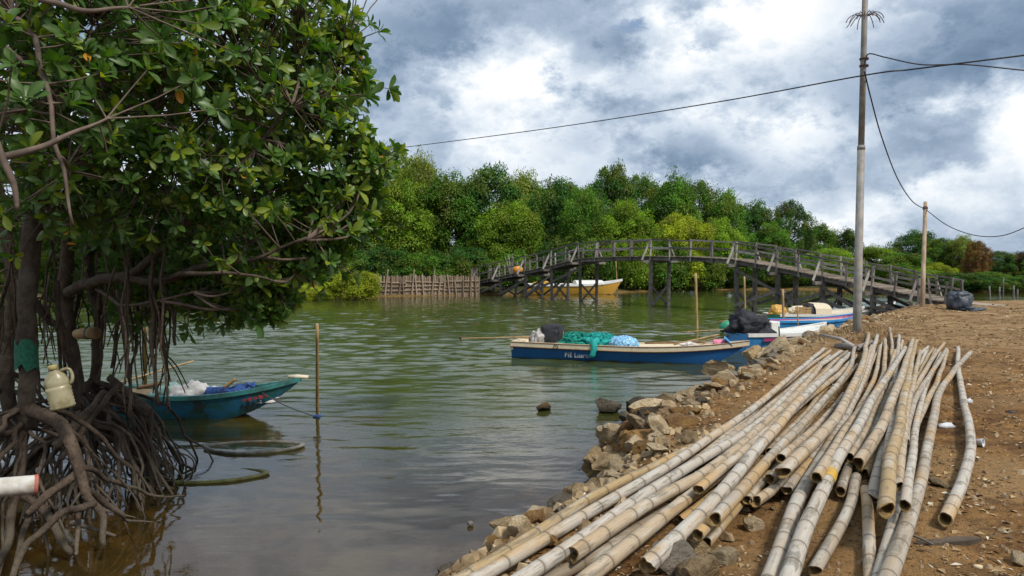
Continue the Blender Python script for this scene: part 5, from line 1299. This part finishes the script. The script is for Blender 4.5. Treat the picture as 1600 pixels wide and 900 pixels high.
# leaf outline: obovate, folded on the midrib, tip bent down.  (u along, half width, droop)
PROF = [(0, .03, 0), (.22, .13, .012), (.5, .22, .01), (.75, .205, -.03), (.92, .10, -.075), (1.0, .0, -.10)]
def leaf_template():
    V, F, rib_ = [], [], []
    for u, w, z in PROF:
        V += [(u, w, z + w * .35), (u, 0, z), (u, -w, z + w * .35)]; rib_ += [0, 1, 0]
    for i in range(len(PROF) - 1):
        a = i * 3; F += [(a, a + 1, a + 4, a + 3), (a + 1, a + 2, a + 5, a + 4)]
    return np.array(V), F, rib_
TV, TF, TR = leaf_template()
def leaves_mesh(idx, name):
    ax = normed(La[idx]); side = normed(np.cross(Ln_[idx], ax)); up = np.cross(ax, side); s = Ls[idx][:, None, None]
    V = Lp[idx][:, None, :] - np.array(mo) + s * (TV[None, :, 0:1] * ax[:, None, :] + TV[None, :, 1:2] * side[:, None, :] + TV[None, :, 2:3] * up[:, None, :])
    n, k = len(idx), len(TV)
    F = (np.array(TF)[None] + (np.arange(n) * k)[:, None, None]).reshape(-1, 4)
    me = bpy.data.meshes.new(name); me.vertices.add(n * k); me.vertices.foreach_set('co', V.astype(np.float32).ravel())
    me.loops.add(F.size); me.loops.foreach_set('vertex_index', F.astype(np.int32).ravel())
    me.polygons.add(len(F)); me.polygons.foreach_set('loop_start', np.arange(0, F.size, 4, dtype=np.int32)); me.update(calc_edges=True)
    me.polygons.foreach_set('use_smooth', [True] * len(F))
    at = me.attributes.new('tint', 'FLOAT_COLOR', 'POINT'); c = np.concatenate([Lt[idx], np.ones((n, 1))], 1); at.data.foreach_set('color', np.repeat(c, k, 0).astype(np.float32).ravel())
    at = me.attributes.new('rib', 'FLOAT', 'POINT'); at.data.foreach_set('value', np.tile(np.array(TR, np.float32), n))
    return me
# the 300 leaves that show largest are objects of their own
dist = np.linalg.norm(Lp - np.array([0, 0, CAMZ]), axis=1)
px_ = 800 + FPX * Lp[:, 0] / Lp[:, 1]; py_ = 407 - FPX * (Lp[:, 2] - CAMZ) / Lp[:, 1]
keep = dist > 3.3
inview = (px_ > 5) & (px_ < 620) & (py_ > 5) & (py_ < 520) & keep
ordr = np.argsort(np.where(inview, dist / Ls, 1e9))[:300]
rest = np.setdiff1d(np.nonzero(keep)[0], ordr)
crn = link('crown', leaves_mesh(rest, 'crown'), m_ml, mang); crn['kind'] = 'stuff'
for i in ordr: link('leaf', leaves_mesh(np.array([i]), 'leaf'), m_ml, crn)

# stilt roots read from the photo
def root(pts, r, steps=30): return mpart('stilt_root', pts, [q * .8 for q in r], m_root, 9, .10, .035, steps)
root([PD(46, 640, 6.2), PD(75, 652, 6.1), PD(105, 675, 6.0), PD(122, 725, 5.9), PD(130, 765, 5.85), PD(155, 800, 5.8), PD(163, 850, 5.75)], [.075, .07, .065, .055, .045, .035, .028])
root([PD(46, 650, 6.2), PD(35, 690, 6.15), PD(26, 760, 6.0), PD(15, 830, 5.7), PD(-5, 890, 5.4)], [.07, .055, .045, .04, .03])
root([PD(120, 735, 5.9), PD(98, 755, 5.8), PD(65, 780, 5.6), PD(40, 800, 5.5)], [.045, .04, .04, .03])
root([PD(151, 784, 5.75), PD(120, 797, 5.65), PD(91, 807, 5.5), PD(60, 832, 5.4), PD(36, 855, 5.3), PD(18, 915, 5.2)], [.036, .036, .034, .032, .03, .026])
root([PD(52, 786, 5.6), PD(42, 820, 5.5), PD(34, 850, 5.35), PD(28, 880, 5.3)], [.03, .027, .027, .025])
root([PD(40, 775, 5.9), PD(75, 810, 5.8), PD(95, 835, 5.8), PD(115, 862, 5.8)], [.042, .04, .038, .03])
root([PD(125, 760, 5.9), PD(165, 785, 6.1), PD(190, 800, 6.2), PD(202, 812, 6.3), PD(240, 816, 6.45)], [.035, .032, .026, .016, .007])
root([PD(130, 728, 6.2), PD(180, 752, 6.6), PD(215, 765, 6.9), PD(262, 777, 7.2), PD(290, 776, 7.3)], [.03, .026, .02, .016, .008])
root([PD(110, 820, 5.9), PD(150, 825, 5.9), PD(176, 840, 5.95)], [.022, .02, .015])
root([PD(120, 790, 5.8), PD(121, 830, 5.75), PD(123, 862, 5.7)], [.025, .023, .016])
root([PD(188, 595, 7.3), PD(150, 640, 7.1), PD(115, 690, 6.9), PD(95, 720, 6.8)], [.032, .035, .035, .03])
root([PD(165, 610, 7.3), PD(140, 640, 7.1), PD(108, 672, 6.9), PD(85, 700, 6.8)], [.05, .055, .055, .05])
root([PD(55, 470, 6.6), PD(75, 500, 6.6), PD(98, 520, 6.7), PD(112, 570, 6.8), PD(118, 640, 6.9)], [.04, .04, .04, .045, .05])
root([PD(170, 590, 7.9), PD(205, 620, 7.8), PD(232, 640, 7.7), PD(236, 670, 7.65), PD(228, 710, 7.6)], [.05, .05, .04, .02, .012])
# many more, arching from the trunks to the mud, dividing as they go down
trunk_src = [p for P in trk for p in P if .2 < p.z < 1.15]
cx, cy = -4.75, 7.4; nroot = 14
for k in range(105):
    s0 = rm_.choice(trunk_src); a = rm_.uniform(-2.6, 1.2); ln = rm_.uniform(.35, 1.3) * (.75 + .3 * s0.z)
    e = Vector((s0.x + math.cos(a) * ln, s0.y + math.sin(a) * ln * .9, 0)); e.z = max(gz(e.x, e.y), -.3) - .05
    if e.x > -3.35 - .12 * (e.y - 5.5) and rm_.random() < .8: continue
    if e.y < 4.9: continue
    mid = s0.lerp(e, rm_.uniform(.45, .65)); mid.z = s0.z * rm_.uniform(.55, .85); mid += Vector((math.cos(a), math.sin(a), 0)) * .12
    r0 = rm_.choice([rm_.uniform(.010, .022), rm_.uniform(.016, .034)])
    P = mpart('stilt_root', [s0, s0.lerp(mid, .5) + Vector((0, 0, .06)), mid, mid.lerp(e, .55) + Vector((math.cos(a), math.sin(a), 0)) * .06, e], [r0, r0 * .95, r0 * .85, r0 * .7, r0 * .5], m_root, 7, .08, .09, 13)
    nroot += 1; mother = LASTP[0]
    for q in range(rm_.randint(1, 3)):
        if nroot > 285: break
        i = rm_.randint(5, 10); a2 = a + rm_.uniform(-.9, .9); e2 = P[i] + Vector((math.cos(a2), math.sin(a2), 0)) * rm_.uniform(.2, .55); e2.z = max(gz(e2.x, e2.y), -.3) - .05
        mpart('root_fork', [P[i], P[i].lerp(e2, .5) + Vector((math.cos(a2), math.sin(a2), 0)) * .07 + Vector((0, 0, .05)), e2], [r0 * .6, r0 * .5, r0 * .3], m_root, 6, .08, .03, 8, mother); nroot += 1
# aerial roots hanging from the low branches, forked at the tips
for k in range(52):
    x0 = rm_.choice([rm_.uniform(150, 285), rm_.uniform(170, 265), rm_.uniform(0, 130)]); D0 = rm_.uniform(6.4, 8.2); y0 = rm_.uniform(360, 470); y1 = rm_.uniform(500, 660)
    p0, p1 = PD(x0, y0, D0), PD(x0 + rm_.uniform(-22, 24), y1, D0 + rm_.uniform(-.2, .2))
    P = mpart('aerial_root', [p0, p0.lerp(p1, .5) + Vector((rm_.uniform(-.05, .05), 0, 0)), p1], [.012, .01, .007] if k % 4 else [.022, .02, .014], m_root, 5, .05, .04, 9)
    mother = LASTP[0]
    for q in range(rm_.randint(0, 2)):
        i = rm_.randint(3, 6); e2 = P[i] + Vector((rm_.uniform(-.25, .25), rm_.uniform(-.1, .1), -rm_.uniform(.25, .5))); mpart('root_fork', [P[i], P[i].lerp(e2, .5) + Vector((0, 0, .05)), e2], [.008, .007, .005], m_root, 5, .05, .01, 5, mother)

# things hung on and lying by the mangrove
m_gnet = simple('green_mesh', (.008, .075, .045), (.012, .13, .075), 40, .7, .8, .01)
gp = PD(42, 535, 6.22); mb = MB(); mb.tube([PD(42, 574, 6.2) - gp, PD(41, 556, 6.2) - gp, Vector((0, 0, 0)) + PD(42, 537, 6.21) - gp], [.086, .088, .087], 14, False, .06)
for k in range(14):
    for r_ in (0, 28): q = mb.v[r_ + k]; mb.v[r_ + k] = (q[0], q[1], q[2] + rm_.uniform(-.045, .045))
tag(mb.build('net_wrap', m_gnet, None, True, loc=gp), 'green mesh wrapped round the front mangrove trunk', 'netting')
jb = PD(99, 638, 5.75)
m_jug, nt, b = newmat('jug_plastic'); T = NT(nt); T.l(T.mix(T.step(T.noise(T.coord('Object'), 7, 5), .4, .65), (.46, .41, .25), (.24, .20, .10)), b.inputs['Base Color']); b.inputs['Roughness'].default_value = .35; b.inputs['Transmission Weight'].default_value = .25
jug = thing('plastic_jug', 'yellowed plastic jug with handle hanging among the mangrove roots', 'jug', jb); jug.rotation_euler = (0, -.2, .3)
prof = [(0, 0), (.082, 0), (.092, .012)]
for k in range(5): prof += [(.093, .02 + k * .026), (.087, .032 + k * .026)]
prof += [(.094, .155), (.088, .175), (.084, .178), (.09, .19), (.088, .225), (.07, .265), (.04, .30), (.028, .31), (.028, .33)]
mb = MB(); lathe(mb, prof, 20, sy=.75); jbod = mb.build('jug_body', m_jug, jug, True)
mb = MB(); lathe(mb, [(0, .352), (.03, .352), (.034, .345), (.034, .318), (.03, .316)], 14); mb.build('cap', simple('jug_cap', (.55, .45, .18), None, 10, .5), jbod, True)
mb = MB(); mb.tube(smooth_path([(.045, 0, .295), (.10, 0, .30), (.118, 0, .25), (.105, 0, .195), (.085, 0, .18)], 10), .013, 8); mb.build('handle', m_jug, jbod, True)
mb = MB(); mb.tube(smooth_path([(0, 0, .35), (-.03, 0, .45), (.02, .03, .7)], 8), .004, 4); mb.build('string', m_rope, jug)
pp0 = PD(-60, 767, 4.95); pp1 = PD(58, 757, 5.2)
pipe = thing('broken_pipe', 'whitewashed pipe end with a red rim jutting in from the left edge', 'pipe', pp1)
m_pw = simple('old_whitewash', (.58, .57, .53), (.42, .40, .36), 6, .7, .4, .01, dirt=(.22, .13, .06))
d_ = pp0 - pp1; mb = MB(); mb.tube([Vector((0, 0, 0)), d_ * .5, d_], .068, 18, False); mb.tube([d_ * .001, d_ * .4], .055, 18, False); mb.build('pipe_body', m_pw, pipe, True)
mb = MB(); u_ = d_.normalized(); mb.tube([u_ * -.004, u_ * .02], .0705, 18, False); mb.tube([u_ * -.004, u_ * -.0041], [.0705, .05], 18, False); mb.build('red_rim', simple('red_rim', (.45, .12, .09), (.3, .1, .07), 12, .7), pipe, True)
cc = PD(145, 522, 7.4); cl = thing('tied_cloth', 'beige stump end tied with teal cord on a mangrove stem', 'stump', cc)
mb = MB(); mb.tube([Vector((-.17, 0, .0)), Vector((-.05, -.02, .015)), Vector((.07, -.05, .01))], [.05, .058, .06], 10, True, .08); mb.build('stump', simple('cut_wood', (.38, .26, .13), (.22, .14, .07), 9, .8), cl, True)
mb = MB(); mb.tube([Vector((-.04, -.015 + math.cos(a) * .064, .015 + math.sin(a) * .064)) for a in np.linspace(0, 6.28, 12)], .008, 5); mb.build('cord', simple('teal_cord', (.03, .13, .12), None, 20), cl)

# ------------------------------------------------------------------ litter on the bank
m_lit, nt, b = newmat('dry_litter'); T = NT(nt); tv = T.n('ShaderNodeAttribute', attribute_name='tint'); sc_ = T.n('ShaderNodeSeparateColor'); T.l(tv.outputs['Color'], sc_.inputs[0])
c = T.mix(sc_.outputs[0], (.055, .028, .012), (.40, .27, .13)); T.l(T.mix(sc_.outputs[1], c, (.55, .50, .40)), b.inputs['Base Color']); b.inputs['Roughness'].default_value = .85
rg = np.random.default_rng(9)
n = 34000
D_ = 3.0 + 24 * rg.random(n) ** 2.1; X_ = rg.uniform(-.2, 1, n) * D_ * .78
h_ = height(X_, D_); ok = h_ > .45; X_, D_, h_ = X_[ok], D_[ok], h_[ok]; n = len(X_)
clus = vnoise(X_ * 1.6, D_ * 1.6, 31); ok = clus + rg.uniform(-.3, .3, n) > .42; X_, D_, h_ = X_[ok], D_[ok], h_[ok]; n = len(X_)
a = rg.uniform(0, 6.28, n); ax = np.column_stack([np.cos(a), np.sin(a), rg.normal(0, .18, n)]); nr = np.column_stack([rg.normal(0, .3, n), rg.normal(0, .3, n), np.ones(n)])
l = rg.uniform(.015, .075, n) * (1 + np.maximum(0, D_ - 8) * .06); me = leaf_cards(np.column_stack([X_, D_, h_ + .006]), ax, nr, l, l * rg.uniform(.15, .55, n), np.column_stack([rg.random(n), (rg.random(n) < .06) * 1.0]), .2)
me.name = 'leaf_litter'; lo_ = link('leaf_litter', me, m_lit); lo_['kind'] = 'stuff'; tag(lo_, 'dry leaf and bamboo scraps scattered on the brown soil', 'litter')
peb = MB(); rp_ = random.Random(4)
for k in range(1700):
    d = 3.1 + 14 * rp_.random() ** 1.8; x = rp_.uniform(.05, .8) * d
    z = gz(x, d)
    if z < .5: continue
    s = rp_.uniform(.005, .016) * (1.6 if rp_.random() < .1 else 1) * (1 + d * .06); c0 = Vector((x, d, z + s * .3)); q = rp_.uniform(0, 6.28)
    vs = [c0 + Vector((math.cos(q + t_ * 1.0472) * s * rp_.uniform(.8, 1.3), math.sin(q + t_ * 1.0472) * s * rp_.uniform(.6, 1), -.3 * s)) for t_ in range(6)] + [c0 + Vector((math.cos(q + .5 + t_ * 2.094) * s * .6, math.sin(q + .5 + t_ * 2.094) * s * .5, s * rp_.uniform(.4, .7))) for t_ in range(3)]
    peb.add(vs, [(0, 1, 6), (1, 2, 7, 6), (2, 3, 7), (3, 4, 8, 7), (4, 5, 8), (5, 0, 6, 8), (6, 7, 8)])
o = peb.build('gravel', simple('gravel_stone', (.38, .28, .17), (.15, .10, .055), 3, .9, 0, coord='Object', lo=.4, hi=.6), None); o['kind'] = 'stuff'; tag(o, 'small pale pebbles strewn over the brown soil', 'gravel')
# dry grass tufts on the top of the bank
gn = 2600; D_ = rg.uniform(14.5, 21, gn); s_ = rg.uniform(.6, 2.4, gn)
X_ = np.interp(D_, SHORE[:, 1], SHORE[:, 0]) + s_ * 1.25; h_ = height(X_, D_); cl_ = vnoise(X_ * 1.1, D_ * 1.1, 44) > .46
X_, D_, h_ = X_[cl_], D_[cl_], h_[cl_]; n = len(X_)
ax = np.column_stack([rg.normal(0, .5, n), rg.normal(0, .5, n), np.ones(n)]); l = rg.uniform(.05, .14, n)
me = leaf_cards(np.column_stack([X_, D_, h_ - .01]), ax, rg.normal(size=(n, 3)), l, l * .12, np.column_stack([rg.uniform(.5, 1, n), np.zeros(n)]))
me.name = 'dry_grass'; o = link('dry_grass', me, m_lit); o['kind'] = 'stuff'; tag(o, 'low dry yellowish grass on the bank behind the pile', 'grass')
m_plas = simple('thin_plastic', (.62, .63, .66), (.45, .46, .5), 9, .4, .5, .02)
def scrap(px, py, sx_, sy_, sz_, lab, m=m_plas, seed=1, cat='plastic', name='plastic_scrap', rz=0):
    p = PZ(px, py, .82); return blob(name, lab, cat, Vector((p.x, p.y, gz(p.x, p.y))), (sx_, sy_, sz_), m, seed, .5, 2.2, 'litter on the bank', 2, .2, rz)
scrap(1479, 659, .09, .05, .04, 'torn white plastic between the pile and the stray pole', seed=61)
scrap(1513, 624, .045, .04, .045, 'small white cup-like scrap touching the stray bamboo pole', seed=62)
scrap(1538, 747, .02, .015, .012, 'orange-tan pebble-like shell right of the stray pole', simple('shell', (.55, .36, .14), None, 10), 63, 'shell', 'shell')
scrap(1578, 638, .05, .03, .02, 'black scrap lying on the bare soil at right', m_black, 64)
scrap(1528, 881, .03, .02, .014, 'pale oval shell on the soil at the bottom right', simple('pale_shell', (.6, .48, .3), None, 10), 65, 'shell', 'shell')
cp = PZ(1528, 687, .84); cup = thing('plastic_cup', 'clear crushed plastic cup lying right of the stray bamboo pole', 'cup', Vector((cp.x, cp.y, gz(cp.x, cp.y) + .035)), .6, 'litter on the bank'); cup.rotation_euler = (1.45, 0, .7)
mb = MB(); lathe(mb, [(0, -.05), (.026, -.05), (.036, .04), (.039, .045), (.034, .04), (.024, -.045)], 14); mb.build('cup_wall', m_plas, cup, True)
fb = PZ(1480, 842, .83); bd = thing('bark_slab', 'flat grey-brown bark slab on the soil right of the pile', 'bark', Vector((fb.x, fb.y, gz(fb.x, fb.y) + .012)), .1)
mb = MB(); pr = [(-.2, .0), (-.15, .035), (-.05, .03), (.05, .045), (.17, .03), (.21, .0), (.12, -.03), (-.02, -.025), (-.12, -.03)]
mb.add([(a, c, .012 + .006 * math.sin(9 * a)) for a, c in pr] + [(a, c, -.012) for a, c in pr], [tuple(range(8, -1, -1))[::-1]] + [(k, k + 9, (k + 1) % 9 + 9, (k + 1) % 9) for k in range(9)]); mb.build('slab', m_trunk, bd)
mb = MB(); mb.tube(smooth_path([(-.22, .12, .02), (-.17, .02, .03), (-.12, -.05, .01)], 7), .007, 5); mb.build('splinter', m_old, bd)
scrap_w = PZ(735, 820, .01); blob('floating_debris', 'dark leaf scrap floating on the calm water in the foreground', 'debris', scrap_w, (.035, .02, .03), m_old, 66, .6, 2.5, None, 2, .3)
# driftwood branch at the far end of the pile
d0, d1, d2 = PZ(1306, 541, .84), PZ(1338, 545, .86), PZ(1362, 534, .88)
dw = thing('driftwood', 'forked grey driftwood branch behind the far ends of the bamboo', 'driftwood', d1)
mb = MB(); mb.tube([d0 - d1, (d0 - d1) * .4 + Vector((0, 0, .03)), Vector((0, 0, 0)), d2 - d1], [.05, .06, .06, .035], 8, wob=.1); mb.build('stem', m_old_l, dw, True)
mb = MB(); mb.tube([Vector((0, 0, 0)), Vector((-.05, .5, .12)), Vector((-.25, .9, .16))], [.05, .035, .02], 7, wob=.1); mb.build('fork', m_old_l, dw, True)
